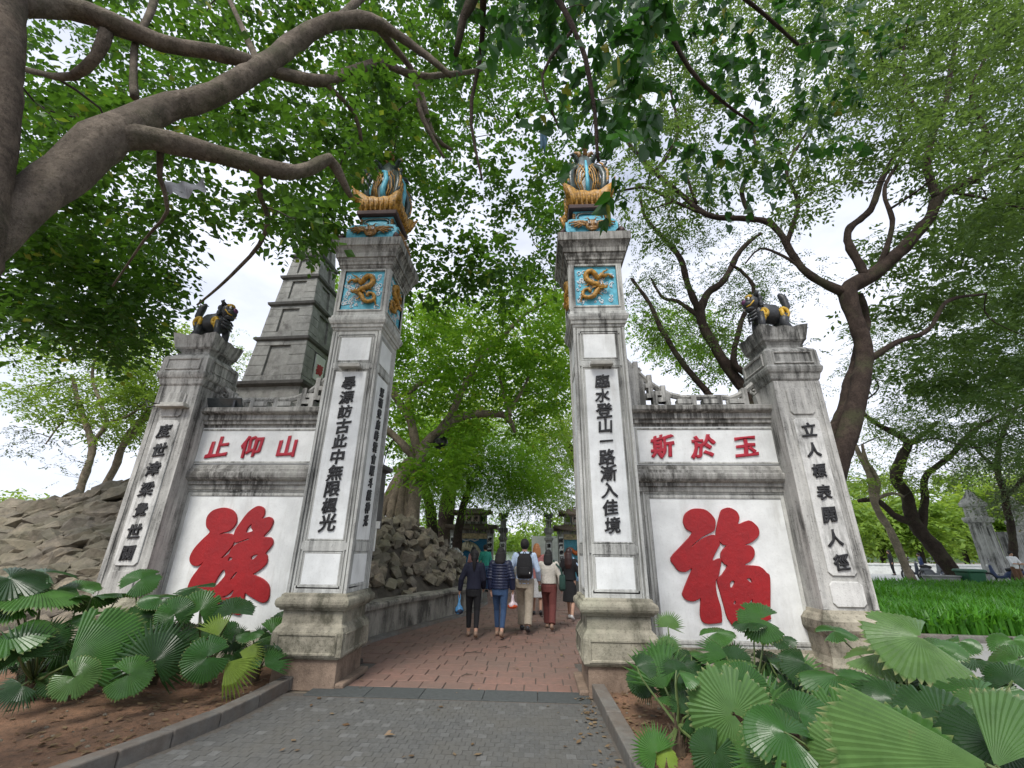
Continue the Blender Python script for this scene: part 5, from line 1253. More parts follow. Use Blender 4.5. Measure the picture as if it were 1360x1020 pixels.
small_tree('bushy green tree growing close against the stone tower', (-7.4, 16.6, 3.6), [
  [(425, 560, 16.5, 12), (430, 500, 16.5, 9), (432, 440, 16.4, 7), (428, 390, 16.3, 4)]], M['bark_dark'], [([(418, 380), (448, 360), (455, 440), (445, 510), (424, 500)], 15.2, 17.0, 34, .45, 150, .15, .55, M['leaf_mid'], .9)], 20, seed=12)
small_tree('dense drooping evergreen mass over the roofed tiger gate', (-4.5, 26, 0), [
  [(590, 740, 29, 26), (592, 690, 29, 22), (600, 640, 28, 18), (620, 590, 24, 12), (640, 540, 24, 8)], [(575, 740, 24, 16), (572, 680, 24, 14), (560, 630, 24, 10)], [(605, 740, 23.5, 14), (612, 690, 23.5, 11), (625, 640, 23.5, 8)]],
  M['bark_dark'], [([(545, 560), (700, 560), (725, 640), (705, 672), (655, 650), (600, 655), (548, 680)], 21, 26, 190, 1.1, 210, .22, .24, M['leaf_mid'], .9), ([(530, 600), (680, 600), (690, 740), (530, 720)], 30, 33, 60, 1.0, 180, .2, .3, M['leaf_mid'], .9)], 40, seed=13)
small_tree('light green tree hanging over the dragon gate', (5.5, 34, 0), [
  [(790, 740, 33, 18), (780, 680, 33, 15), (765, 620, 33, 10), (745, 560, 33, 6)]], M['bark_dark'], [([(700, 560), (775, 540), (770, 700), (745, 690), (720, 650), (690, 640)], 26, 36, 90, 1.3, 190, .24, .3, M['leaf_far'], .7), ([(560, 420), (780, 420), (780, 560), (540, 600)], 26, 40, 90, 2.0, 200, .3, .4, M['leaf_bright'], .7)], 25, seed=14, maxd=14)
hz = [(1100, 690, 42, 7, 5, 0), (1160, 700, 46, 6.5, 5, 1), (1210, 695, 44, 7, 5.5, 0), (1265, 690, 50, 8, 6, 1), (1320, 690, 46, 7, 6, 0), (1385, 680, 44, 8, 7, 1), (1090, 655, 75, 10, 9, 0), (1180, 660, 80, 11, 9, 1), (1300, 650, 78, 12, 10, 0), (1400, 640, 80, 12, 12, 1)]
labs = ['round bright-leaved shore tree nearest the corner pillar base', 'pale bushy shore tree second along from the corner pillar', 'yellow-green shore tree framed by the two leaning trunks', 'broad light green shore tree behind the bent dark trunk', 'light green shore tree just before the stone gateway', 'tall shore tree behind the stone gateway', 'hazy distant tree glimpsed above the shore trees near the pillar', 'hazy distant tree glimpsed between the leaning trunks', 'hazy distant tree above the lawn middle', 'hazy distant tree above the lawn end']
for (px, py, Y, wd, ht, k_), lb in zip(hz, labs):
    c = at(px, py, Y); t = tree(lb, Vector((c.x, Y, 0)), None, None, 'trees along the far shore')
    m = MB(); m.tube([(c.x, Y, 0), (c.x+.2, Y, c.z*.6), (c.x, Y, c.z)], [.25, .18, .08], 7); m.build('trunk', M['bark_dark'], t)
    C_ = []
    for _ in range(70):
        v = Vector((rng.gauss(0, 1), rng.gauss(0, 1), rng.gauss(0, 1))).normalized()*rng.uniform(.5, 1); C_.append((c.x+v.x*wd*.5, Y+v.y*wd*.4, max(.8, c.z+v.z*ht*.5)))
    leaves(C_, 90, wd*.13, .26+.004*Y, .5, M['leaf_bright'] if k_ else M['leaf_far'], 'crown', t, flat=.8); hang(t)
# far shore: wooded mass all round, and low bushes beyond the mound
C_ = []
for k in range(900):
    a = rng.uniform(-72, 72); D = rng.uniform(150, 190); x, y = D*math.sin(R(a)), D*math.cos(R(a)); top = 9+5*noise.noise(Vector((a*.13, 0, 0)))
    C_.append((x, y, rng.uniform(.5, max(3, top))))
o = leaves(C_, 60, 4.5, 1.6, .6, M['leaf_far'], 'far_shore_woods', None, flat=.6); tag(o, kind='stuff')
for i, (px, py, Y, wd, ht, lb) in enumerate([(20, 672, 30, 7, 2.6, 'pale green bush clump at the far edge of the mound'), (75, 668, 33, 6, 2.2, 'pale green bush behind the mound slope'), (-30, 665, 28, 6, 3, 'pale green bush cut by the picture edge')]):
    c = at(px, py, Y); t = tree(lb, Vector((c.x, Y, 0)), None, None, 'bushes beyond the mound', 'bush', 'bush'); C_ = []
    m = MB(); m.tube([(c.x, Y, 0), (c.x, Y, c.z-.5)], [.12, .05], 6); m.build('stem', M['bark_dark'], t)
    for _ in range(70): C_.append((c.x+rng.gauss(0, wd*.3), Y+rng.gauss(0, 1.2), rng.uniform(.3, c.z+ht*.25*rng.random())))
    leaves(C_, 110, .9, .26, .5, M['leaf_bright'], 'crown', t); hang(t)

# ------------------------------------------------------------------ lawn of strappy blades
A = np.array
def blades(n, name, hmin, hmax, fn):
    P = A([fn() for _ in range(n)]); h = (nr.uniform(hmin, hmax, n)*(1+.35*A([noise.noise(Vector((p[0]*.5, p[1]*.5, 1))) for p in P])))[:, None]; a = nr.uniform(0, 6.283, n); d = np.stack([np.cos(a), np.sin(a), 0*a], 1); b = np.stack([-np.sin(a), np.cos(a), 0*a], 1)
    wv = nr.uniform(.012, .028, n)[:, None]*(1+P[:, 1:2]*.02); z = A([0, 0, 1.])[None]; ln = nr.uniform(.15, .7, n)[:, None]
    m1 = P+z*h*.6+d*h*ln*.25; tp = P+z*h*(1-.25*ln)+d*h*ln
    V = np.stack([P-b*wv, P+b*wv, m1+b*wv, m1-b*wv, tp], 1)
    tag(link(name, bigmesh(name, V, 5, M['grassblade'], [(0, 1, 2, 3), (3, 2, 4)])), kind='stuff')
LP = [(7.1, 10.0), (34, 8.4), (52, 26), (34, 27), (9.5, 19.5), (7.6, 14)]
def lawnpt():
    while True:
        t = rng.random()**1.7; x = 7+40*rng.random()**1.4; y = 8.6+18*t
        if inpoly(x, y, LP) and x < 1.55*y+2: return (x, y, .03)
blades(52000, 'strappy_lawn_grass', .26, .60, lawnpt)
m = MB(); q = [(7.0, 9.85), (12, 9.5), (20, 9.0), (34, 8.2)]
root = empty('lawn_kerb', (7, 9.85, 0), kind='structure')
for (xa, ya), (xb, yb) in zip(q[:-1], q[1:]):
    L_ = math.hypot(xb-xa, yb-ya); nseg = max(1, int(L_/.9))
    for k in range(nseg):
        a, b = k/nseg+.004, (k+1)/nseg-.004; mm = MB(); P0 = Vector((xa+(xb-xa)*a-7, ya+(yb-ya)*a-9.85, 0)); P1 = Vector((xa+(xb-xa)*b-7, ya+(yb-ya)*b-9.85, 0)); n_ = Vector((0, .14, 0)); up_ = Vector((0, 0, .14))
        mm.add([P0, P1, P1+n_, P0+n_, P0+up_, P1+up_, P1+n_+up_, P0+n_+up_], [(0,3,2,1),(4,5,6,7),(0,1,5,4),(1,2,6,5),(2,3,7,6),(3,0,4,7)]); bevel(mm.build('kerb_stone', M['kerb'], root), .01)

# ------------------------------------------------------------------ fan palms
def frond(parent, hub, Rr, ax, fc, spread, kind, mat, base, seed, up=.6, droop=.24):
    """pleated fan leaf with its stalk; ax = where the middle of the fan points, fc = how squarely it faces the viewpoint"""
    r = random.Random(seed)
    toc = (Vector((0, 0, CH))-hub).normalized(); a3 = RT*math.cos(R(ax))+UP*math.sin(R(ax))
    n_ = (toc*fc+Vector((0, 0, 1))*(1-fc)*up+Vector((r.uniform(-.12, .12), r.uniform(-.12, .12), 0))).normalized()
    a = (a3-n_*a3.dot(n_)).normalized(); b = n_.cross(a)
    ns = max(15, int(spread/(7.5 if Rr < .42 else 4.2))) if kind != 'split' else max(14, int(spread/7.5))
    th = R(spread); dth = th/ns; V = []; Fc = []; rim = []
    fr = [.04, .3, .62, .90] if kind != 'split' else [.04, .22, .42, .60]
    wav = r.uniform(0, 6)
    def P(t, q, fold):
        und = (.07*math.sin(t*2.3+wav)+.025*math.sin(t*6+wav*2))*q*q
        d = q*Rr
        return hub+a*(d*math.cos(t))+b*(d*math.sin(t))+n_*(Rr*(fold*q-droop*q*q*(1+.5*math.cos(t*1.5+wav))+und))
    for i in range(ns):
        t0 = -th/2+i*dth; t2 = t0+dth; t1 = (t0+t2)/2
        edge = 1-.14*abs(t1/(th/2))**3+r.uniform(-.04, .025)-(.22 if r.random() < .03 else 0)
        tip = 1.0*edge; amp = dth*.30
        base_i = len(V)
        for q in fr: V.append(P(t0, q*edge, 0)); rim.append(q*.93)
        for q in fr: V.append(P(t1, q*edge, amp)); rim.append(q*.93)
        for q in fr: V.append(P(t2, q*edge, 0)); rim.append(q*.93)
        dr = (-.10 if kind == 'split' else 0)
        tp = P(t1+r.uniform(-.3, .3)*dth, tip+r.uniform(-.04, .03), amp*.4)+n_*((dr-.02)*Rr*r.uniform(.3, 1.8)); V.append(tp); rim.append(1.0)
        n4 = 4
        for q in range(3):
            Fc += [(base_i+q, base_i+n4+q, base_i+n4+q+1, base_i+q+1), (base_i+n4+q, base_i+2*n4+q, base_i+2*n4+q+1, base_i+n4+q+1)]
        Fc += [(base_i+3, base_i+7, base_i+12), (base_i+7, base_i+11, base_i+12)]
        if kind == 'round':
            pass
    mb_ = MB(); mb_.add(V, Fc); nv = len(V)
    # stalk from the hub down to the crown of the plant
    mb_.mi = 1; d = base-hub; side = a*(-.15*Rr)
    q = [(hub+a*(Rr*.03), .007), (hub-a*(.12*Rr)+d*.22, .008), (hub+d*.6+Vector((0, 0, -.02)), .010), (base, .014)]
    pts, rad = smoothpath([(p, r_*(.8+Rr*.8)) for p, r_ in q], .12); mb_.tube(pts, rad, 5)
    mb_.mi = 0; loc = parent.location
    mb_.v = [tuple(Vector(v)-loc) for v in mb_.v]
    me = mb_.mesh('frond', [mat, M['stalk']])
    at_ = me.attributes.new('rim', 'FLOAT', 'POINT'); vals = rim+[0]*(len(me.vertices)-nv); at_.data.foreach_set('value', vals)
    return link('frond', me, parent)

def palms(bases, spec, group, labels, kind_fill):
    roots = []
    for (x, y), lb in zip(bases, labels):
        rt = empty('fan_palm', (x, y, .05), label=lb, cat='palm plant', group=group); roots.append(rt)
        m = MB(); k = rng.uniform(.16, .30); m.tube([(0, 0, -.03), (rng.uniform(-.03, .03), .0, k*.5), (rng.uniform(-.05, .05), 0, k)], [.05, .055, .035], 8)
        for i in range(9):
            a = i*2.4; m.tube([(.03*math.cos(a), .03*math.sin(a), k*.2+.015*i), (.08*math.cos(a), .08*math.sin(a), k*.5+.03*i)], [.018, .006], 4)
        m.build('stem', M['palmtrunk'], rt)
        rt['k'] = k
    for i, (px, py, Y, rpx, ax, fc, spread, kd, mt_) in enumerate(spec):
        hub = at(px, py, Y); hub.z = max(hub.z, .12); Rr = rpx*depth(hub)/F
        rt = min(roots, key=lambda o: (o.location.x-hub.x)**2*1.3+(o.location.y-hub.y)**2)
        frond(rt, hub, Rr, ax, fc, spread, kd, M[mt_], rt.location+Vector((0, 0, rt['k'])), i*3+1)
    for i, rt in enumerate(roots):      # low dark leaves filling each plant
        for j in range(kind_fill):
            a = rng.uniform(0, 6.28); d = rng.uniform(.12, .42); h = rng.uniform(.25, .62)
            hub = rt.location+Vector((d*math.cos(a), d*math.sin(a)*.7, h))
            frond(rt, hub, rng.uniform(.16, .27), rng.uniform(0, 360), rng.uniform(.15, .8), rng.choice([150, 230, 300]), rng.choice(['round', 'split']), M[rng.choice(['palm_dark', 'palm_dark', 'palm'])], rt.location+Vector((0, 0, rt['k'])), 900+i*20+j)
        del rt['k']
LS = [(232, 816, 5.2, 24, 100, .85, 330, 'round', 'palm'), (204, 879, 5.0, 56, 80, .9, 300, 'split', 'palm_dark'), (90, 883, 4.7, 88, 38, .72, 130, 'round', 'palm'),
 (99, 899, 4.55, 28, 330, .8, 320, 'round', 'palm_light'), (171, 896, 4.75, 30, 20, .6, 300, 'round', 'palm'), (275, 873, 5.1, 31, 200, .8, 330, 'round', 'palm'),
 (265, 812, 5.35, 30, 60, .7, 260, 'round', 'palm'), (26, 873, 4.5, 48, 90, .85, 230, 'split', 'palm_dark'), (48, 782, 5.0, 62, 80, .10, 330, 'round', 'palm'), (20, 800, 4.9, 60, 150, .08, 320, 'round', 'palm'),
 (102, 783, 5.5, 27, 120, .30, 330, 'round', 'palm'), (122, 793, 5.3, 34, 250, -.22, 320, 'round', 'palm_dark'), (186, 770, 5.6, 24, 60, .35, 330, 'round', 'palm'), (160, 788, 5.5, 26, 200, .08, 300, 'round', 'palm_dark'),
 (262, 780, 5.7, 24, 120, .25, 330, 'round', 'palm_dark'), (238, 792, 5.6, 26, 330, .10, 300, 'round', 'palm_dark'), (308, 815, 5.5, 30, 90, .5, 210, 'round', 'palm_dark'), (290, 845, 5.35, 36, 95, .6, 90, 'split', 'palm_yellow'),
 (300, 880, 5.25, 46, -40, .7, 100, 'split', 'palm_yellow'), (318, 866, 5.4, 34, 10, .5, 90, 'split', 'palm_yellow'), (352, 885, 5.75, 36, 52, .6, 130, 'split', 'palm'), (345, 886, 5.7, 26, 120, .5, 110, 'split', 'palm'),
 (333, 840, 5.7, 18, 90, .2, 300, 'round', 'palm'), (14, 768, 4.8, 46, 60, .18, 320, 'round', 'palm_dark'), (60, 760, 5.2, 40, 160, .12, 300, 'round', 'palm_dark'), (140, 840, 5.0, 34, 100, .35, 160, 'split', 'palm_dark'),
 (60, 850, 4.8, 40, 60, .5, 150, 'split', 'palm_dark'), (10, 840, 4.5, 50, 30, .3, 200, 'round', 'palm'), (120, 820, 5.2, 30, 100, .3, 200, 'split', 'palm'), (250, 850, 5.3, 30, 150, .4, 180, 'split', 'palm_dark'), (180, 820, 5.4, 28, 70, .4, 220, 'round', 'palm_dark'), (212, 794, 5.5, 24, 200, .15, 300, 'round', 'palm'), (30, 910, 4.3, 34, 240, .5, 200, 'split', 'palm_dark')]
LB = [gr(*q)[:2] for q in ((30, 945), (70, 930), (165, 925), (200, 915), (262, 918), (337, 908))]+[(-4.9, 5.9), (-5.9, 5.5), (-4.0, 5.9), (-6.4, 4.6)]
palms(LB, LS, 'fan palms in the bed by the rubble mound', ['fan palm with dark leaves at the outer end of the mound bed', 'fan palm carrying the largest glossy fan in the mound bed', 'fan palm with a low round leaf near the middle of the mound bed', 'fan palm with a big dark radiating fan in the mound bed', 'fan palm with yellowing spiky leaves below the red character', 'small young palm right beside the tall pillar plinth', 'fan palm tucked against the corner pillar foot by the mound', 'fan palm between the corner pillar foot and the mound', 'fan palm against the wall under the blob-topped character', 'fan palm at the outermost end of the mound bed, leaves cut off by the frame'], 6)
RS = [(887, 833, 5.3, 24, 95, .75, 200, 'split', 'palm_light'), (886, 858, 5.2, 22, 80, .4, 220, 'split', 'palm_light'), (951, 840, 5.3, 25, 20, .12, 330, 'round', 'palm'), (1012, 822, 5.2, 32, 160, .45, 300, 'round', 'palm'), (996, 826, 5.25, 24, 200, .05, 300, 'round', 'palm_dark'),
 (1034, 848, 5.5, 22, 10, .08, 300, 'round', 'palm_dark'), (974, 948, 4.1, 62, 140, .88, 320, 'round', 'palm_light'), (1010, 950, 4.3, 68, 82, .75, 170, 'split', 'palm'), (890, 925, 4.7, 24, 90, .10, 330, 'round', 'palm'), (872, 1000, 4.0, 38, 130, .7, 230, 'split', 'palm'),
 (884, 915, 4.8, 66, 118, .72, 120, 'split', 'palm'), (880, 880, 5.0, 44, 100, .5, 110, 'split', 'palm'), (950, 1000, 4.0, 34, 250, .75, 330, 'round', 'palm_dark'), (1112, 897, 4.2, 52, 100, .14, 330, 'round', 'palm'), (1164, 868, 4.6, 50, 80, .12, 330, 'round', 'palm_light'),
 (1222, 846, 4.2, 66, 140, .34, 250, 'round', 'palm_light'), (1240, 858, 4.3, 34, 20, .1, 250, 'round', 'palm'), (1318, 1018, 2.5, 190, 146, .55, 52, 'round', 'palm_light'), (1322, 1020, 2.6, 125, 108, .55, 62, 'round', 'palm_light'), (1205, 1035, 2.9, 92, 105, .78, 150, 'round', 'palm'),
 (1135, 1012, 3.2, 60, 110, .82, 320, 'round', 'palm_light'), (1118, 965, 3.9, 48, 110, .75, 300, 'round', 'palm'), (1300, 925, 3.5, 64, 160, .16, 320, 'round', 'palm'), (1335, 950, 3.3, 60, 60, .3, 300, 'round', 'palm_light'), (1296, 876, 4.4, 26, 200, .06, 300, 'round', 'palm_dark'), (1352, 876, 4.2, 40, 140, .3, 320, 'round', 'palm'),
 (1345, 905, 3.9, 32, 110, .4, 260, 'round', 'palm_dark'), (1275, 852, 5.0, 22, 120, .2, 320, 'round', 'palm'), (1345, 850, 4.8, 30, 120, .16, 320, 'round', 'palm'), (1108, 838, 5.3, 26, 20, .12, 320, 'round', 'palm'), (985, 893, 4.6, 42, 180, .15, 300, 'round', 'palm'), (966, 872, 4.8, 44, 140, .5, 90, 'split', 'palm'),
 (1060, 900, 4.9, 44, 100, .6, 110, 'split', 'palm_light'), (1080, 930, 4.4, 50, 70, .5, 140, 'split', 'palm_dark'), (1190, 930, 3.8, 60, 100, .3, 200, 'split', 'palm_dark'), (1180, 900, 4.5, 40, 60, .3, 220, 'round', 'palm_dark'), (1250, 900, 4.2, 44, 120, .4, 180, 'split', 'palm_dark'), (920, 905, 4.8, 34, 70, .4, 200, 'round', 'palm_dark'), (930, 880, 5.0, 28, 200, .15, 300, 'round', 'palm_dark'),
 (885, 1008, 4.0, 16, 90, .8, 330, 'round', 'palm_yellow'), (1020, 1010, 3.9, 44, -30, .4, 70, 'split', 'palm_yellow'), (1250, 960, 3.3, 60, 80, .5, 200, 'round', 'palm_dark'), (1170, 975, 3.4, 50, 200, .3, 250, 'round', 'palm_dark'), (1060, 970, 4.0, 46, 60, .6, 220, 'round', 'palm_dark'), (1330, 985, 2.9, 70, 200, .35, 260, 'round', 'palm_dark'), (1100, 1010, 3.5, 40, 120, .5, 200, 'split', 'palm_dark')]
RB = [gr(*q)[:2] for q in ((905, 1015), (905, 965), (960, 985), (1015, 1005), (1080, 985))]+[(3.0, 4.0), (3.0, 3.3), (3.6, 4.9), (2.75, 2.5), (4.2, 4.0), (1.9, 3.45), (2.2, 5.2), (4.9, 5.0)]
palms(RB, RS, 'fan palms in the bed by the lawn', ['fan palm with bottle-green fringed leaves spilling over the kerb', 'fan palm with a tall spiky fan next to the tall pillar plinth', 'fan palm holding one large pale round leaf square to the viewer', 'fan palm with a dark upright fan in the middle of the bed', 'fan palm with dark low leaves below the corner pillar', 'fan palm with flat umbrella leaves under the corner pillar', 'fan palm with a pale round leaf near the bottom edge', 'fan palm bearing the big cupped leaf that overlaps the lawn kerb', 'nearest fan palm with one enormous pale pleated leaf', 'fan palm at the lawn side with shaded umbrella leaves', 'fan palm low at the bottom edge between the pale round leaves', 'fan palm close to the wall below the red character', 'fan palm standing farthest along the side pavement'], 5)

# litter on the soil and paving
def litter(name, n, fn, mat, s0, s1):
    V = []
    for _ in range(n):
        x, y, z = fn(); a = rng.uniform(0, 6.28); s_ = rng.uniform(s0, s1); u = Vector((math.cos(a), math.sin(a), rng.uniform(-.15, .3)))*s_; v = Vector((-math.sin(a), math.cos(a), rng.uniform(-.2, .2)))*s_*.3; p = Vector((x, y, z))
        V.append([p, p+u*.5+v, p+u, p+u*.5-v])
    tag(link(name, bigmesh(name, A(V), 4, mat)), kind='stuff')
dry = leafmat('dry_leaf', (.12, .07, .035), (.26, .19, .11), None, .1)
def Ls():
    y = rng.uniform(2.5, 6.2); x = kerbL(y)-.15-abs(rng.gauss(0, 1.3)); return x, y, hsoil(x, y, 0)+.012
def Rs():
    y = rng.uniform(2.5, 6.2); x = kerbR(y)+.16+abs(rng.gauss(0, 1.1)); return x, y, hsoil(x, y, 1)+.012
litter('left_leaf_litter', 620, Ls, dry, .03, .085); litter('right_leaf_litter', 620, Rs, dry, .03, .085)
litter('path_leaf_litter', 46, lambda: (rng.uniform(-2.6, .5), rng.uniform(4.2, 10), .012), dry, .03, .09)
litter('kerb_leaf_litter', 60, lambda: (kerbR(5)-.05-abs(rng.gauss(0, .14)), rng.uniform(4.2, 6.0), .012), dry, .03, .08)
m = MB()
for _ in range(260):
    side = rng.random() < .5; x, y, z = Ls() if side else Rs(); s_ = rng.uniform(.008, .026); m.ball((x, y, z-.01), (s_, s_*.8, s_*.6), 5, 4)
m.build('soil_pebbles', M['rock'], kind='stuff')
for px, py, ln, a in ((740, 868, .30, .1), (780, 861, .22, .0), (805, 925, .30, .9), (620, 898, .16, .6), (935, 0, 0, 0)):
    if ln:
        p = gr(px, py) if px < 700 or px > 790 else gr(px-110, py); o = empty('fallen_twig', (p.x, p.y, .012), rz=a, label='dry fallen twig lying %s' % {740: 'across the red tiles farther from the band', 780: 'on the red tiles close to the retaining wall', 805: 'against the kerb end by the tall pillar', 620: 'on the front row of red tiles'}[px], cat='twig')
        m = MB(); m.tube([(-ln/2, 0, 0), (0, .02, .01), (ln/2, -.01, .0)], [.005, .007, .003], 5); m.tube([(0, .02, .01), (ln*.2, .06, .02)], [.004, .002], 4); m.build('stick', M['twig'], o)
p = gr(500, 960, 0); o = empty('curled_dead_leaf', (-1.35, 4.75, .012), label='curled brown dead leaf alone on the grey setts', cat='dead leaf'); m = MB(); m.add([(-.05, 0, 0), (0, .02, .015), (.06, .0, .01), (0, -.02, .012)], [(0, 1, 2, 3)]); m.add([(-.05, 0, 0), (0, .02, .015), (.01, .035, .03), (-.02, .03, .03)], [(0, 1, 2, 3)]); m.build('leaf_blade', dry, o)

# ------------------------------------------------------------------ people
def fuse(m, name, mats, parent, vox=.012, smooth_it=3, **k):
    o = m.build(name, mats, None); md = o.modifiers.new('r', 'REMESH'); md.mode = 'VOXEL'; md.voxel_size = vox; md.use_smooth_shade = True
    s_ = o.modifiers.new('s', 'SMOOTH'); s_.factor = .6; s_.iterations = smooth_it
    bpy.context.view_layer.update(); dg = bpy.context.evaluated_depsgraph_get()
    me = bpy.data.meshes.new_from_object(o.evaluated_get(dg)); old = o.data; bpy.data.objects.remove(o); bpy.data.meshes.remove(old)
    me.name = name; me.materials.clear()
    for q in (mats if isinstance(mats, (list, tuple)) else [mats]): me.materials.append(q)
    return link(name, me, parent, **k)
def cap_(m, a, b, ra, rb, n=10, flat=1.):
    a, b = Vector(a), Vector(b); d = (b-a); L_ = d.length or 1e-6; d /= L_
    pts = [a-d*ra*.8, a-d*ra*.45, a, b, b+d*rb*.45, b+d*rb*.8]; m.tube(pts, [ra*.55, ra*.88, ra, rb, rb*.88, rb*.55], n, flat=flat)
def rings(m, rs, n=14):
    vs = [(cx+rx*math.cos(2*math.pi*k/n), cy+ry*math.sin(2*math.pi*k/n), z) for z, cx, cy, rx, ry in rs for k in range(n)]
    q = len(rs); m.add(vs, [(j*n+i, j*n+(i+1) % n, (j+1)*n+(i+1) % n, (j+1)*n+i) for j in range(q-1) for i in range(n)]+[tuple(range(n))[::-1], tuple(range((q-1)*n, q*n))])
fab = lambda nm, c, r_=.85: plain(nm, c, r_, .18, scale=26, bumps=.25)
SKIN = plain('warm_skin', (.50, .29, .20), .55, .06)
HAIR = plain('black_hair', (.012, .010, .010), .72, .4, scale=60, bumps=.4)
def person(x, y, H, label, rz=0, stride=.16, top='jacket', topm=None, botm=None, bot='trousers', shoe=None, hair='pony', hairm=None, armL=(0, 0), armR=(0, 0), w=1., sleeve=1, headturn=0, lean=0, name='person', ankle=0, z=0):
    k = H/1.70; root = empty(name, (x, y, z), rz=rz, label=label, cat='person'); hairm = hairm or HAIR
    # joints (facing +y)
    hip = {s: Vector((s*.085*w, 0, .90)) for s in (-1, 1)}
    ft = {-1: Vector((-.085, stride, .07)), 1: Vector((.085, -stride, .07+(.045 if stride > .08 else 0)))}
    kn = {-1: Vector((-.088, stride*.62+.02, .49)), 1: Vector((.088, -stride*.30+.03, .485))}
    sh = {s: Vector((s*.175*w, lean*.5, 1.385)) for s in (-1, 1)}
    el, hd_ = {}, {}
    for s, (fwd, out_) in ((-1, armL), (1, armR)):
        el[s] = sh[s]+Vector((s*(.05+out_*.5), -.03+fwd*.35, -.28)); hd_[s] = el[s]+Vector((s*(-.01+out_*.3), .04+fwd*1.0, -.24+abs(fwd)*.35))
    hc = Vector((0, .02+lean, 1.585))
    def S(m): m.v = [(a*k, b*k, c*k) for a, b, c in m.v]; return m
    m = MB()
    rings(m, [(.80, 0, 0, .13*w, .10), (.90, 0, 0, .155*w, .11), (1.02, 0, .005, .13*w, .095), (1.15, 0, .01, .135*w, .10), (1.28, 0, lean*.4, .155*w, .105), (1.38, 0, lean*.5, .16*w, .09), (1.43, 0, lean*.6, .09, .07)])
    cap_(m, (0, lean*.6, 1.40), (0, .01+lean*.8, 1.52), .055, .05)
    m.ball(hc, (.077, .095, .112), 14, 10); m.ball(hc+Vector((0, .055, -.05)), (.055, .05, .06), 10, 8); m.ball(hc+Vector((0, .10, -.012)), (.014, .022, .022), 6, 5)
    for s in (-1, 1):
        m.ball(hc+Vector((s*.078, -.005, -.01)), (.012, .02, .03), 6, 5)
        cap_(m, hip[s], kn[s], .085, .055); cap_(m, kn[s], ft[s], .055, .036)
        cap_(m, sh[s], el[s], .048, .038); cap_(m, el[s], hd_[s], .038, .026)
        f_ = (hd_[s]-el[s]).normalized(); hp = hd_[s]+f_*.05; m.ball(hp, (.022, .038, .045), 8, 6)
        for q in range(4):
            b0 = hp+f_*.03+Vector((0, -.024+.016*q, 0)); cap_(m, b0, b0+f_*(.055-.006*abs(q-1.5))+Vector((-s*.012, 0, 0)), .0095, .008, 6)
        cap_(m, hp+Vector((0, .03, .01)), hp+f_*.04+Vector((-s*.01, .045, 0)), .011, .009, 6)
        m.ball(ft[s]+Vector((0, .05, -.035)), (.042, .11, .032), 9, 6)
    body = fuse(S(m), 'body', SKIN, root, .011*k)
    m = MB()
    for s in (-1, 1): m.ball(hc*k+Vector((s*.03, .092, .012))*k, (.011*k, .008*k, .007*k), 6, 5)
    m.build('eye', M['pupil'], root)
    # trousers or skirt
    m = MB()
    if bot == 'skirt':
        rings(m, [(.42, 0, 0, .21*w, .18), (.55, 0, 0, .20*w, .165), (.75, 0, 0, .18*w, .14), (.92, 0, 0, .16*w, .12), (1.02, 0, 0, .14*w, .105)])
    else:
        rings(m, [(.78, 0, -.005, .165*w, .12), (.90, 0, -.005, .17*w, .125), (1.0, 0, 0, .15*w, .11), (1.04, 0, 0, .145*w, .108)])
        for s in (-1, 1):
            wd = .0 if bot == 'slim' else .022; e = ft[s]+(kn[s]-ft[s])*(ankle if ankle else .10)
            cap_(m, hip[s], kn[s], .098+wd*.4, .064+wd, 12); m.tube([kn[s]+Vector((0, 0, .02)), (kn[s]+e)/2, e], [.066+wd, .058+wd, .050+wd*1.4], 12)
    fuse(S(m), 'skirt' if bot == 'skirt' else 'trousers', botm, root, .011*k)
    # upper garment
    m = MB(); g = .022 if top != 'shirt' else .014
    if top == 'puffer': g = .034
    lo = {'shirt': .86, 'jacket': .92, 'puffer': .90, 'sweater': .96}[top]
    rings(m, [(lo, 0, -.004, .158*w+g*.8, .112+g), (lo+.08, 0, 0, .150*w+g, .108+g), (1.12, 0, .005, .142*w+g, .105+g), (1.28, 0, lean*.4, .162*w+g, .11+g), (1.38, 0, lean*.5, .165*w+g, .092+g), (1.435, 0, lean*.6, .085+g, .07+g*.6), (1.46, 0, lean*.6, .06+g*.4, .058+g*.4)], 18)
    for s in (-1, 1):
        cap_(m, sh[s]+Vector((-s*.01, 0, 0)), el[s], .058+g*.7, .046+g*.8)
        if sleeve: m.tube([el[s]+Vector((0, 0, .02)), (el[s]+hd_[s])/2, hd_[s]+(el[s]-hd_[s])*.06], [.047+g*.8, .043+g*.7, .036+g*.6], 10)
    if top == 'puffer':
        for q in range(9): rings(m, [(lo+.02+.055*q-.018, 0, 0, .15*w+g+.002, .108+g+.002), (lo+.02+.055*q, 0, 0, .153*w+g+.007, .112+g+.007), (lo+.02+.055*q+.018, 0, 0, .15*w+g+.002, .108+g+.002)], 16)
        for s in (-1, 1):
            for q in range(5):
                c = sh[s].lerp(el[s], .2+.2*q); m.ball(c, (.058+g, .058+g, .022), 9, 6)
    cl = fuse(S(m), {'shirt': 'shirt', 'jacket': 'jacket', 'puffer': 'padded_jacket', 'sweater': 'sweater'}[top], topm, root, .0105*k)
    if top == 'puffer':
        m = MB(); rings(m, [(1.40, 0, -.05, .10, .06), (1.45, 0, -.055, .115, .075), (1.50, 0, -.05, .105, .065), (1.53, 0, -.03, .085, .05)]); fuse(S(m), 'hood', topm, root, .012)
    # hair
    m = MB(); hh = hc
    m.ball(hh+Vector((0, -.014, .018)), (.092, .105, .115), 14, 10)
    if hair in ('pony', 'long', 'wide'):
        m.ball(hh+Vector((0, -.045, -.04)), (.085, .07, .10), 12, 8)
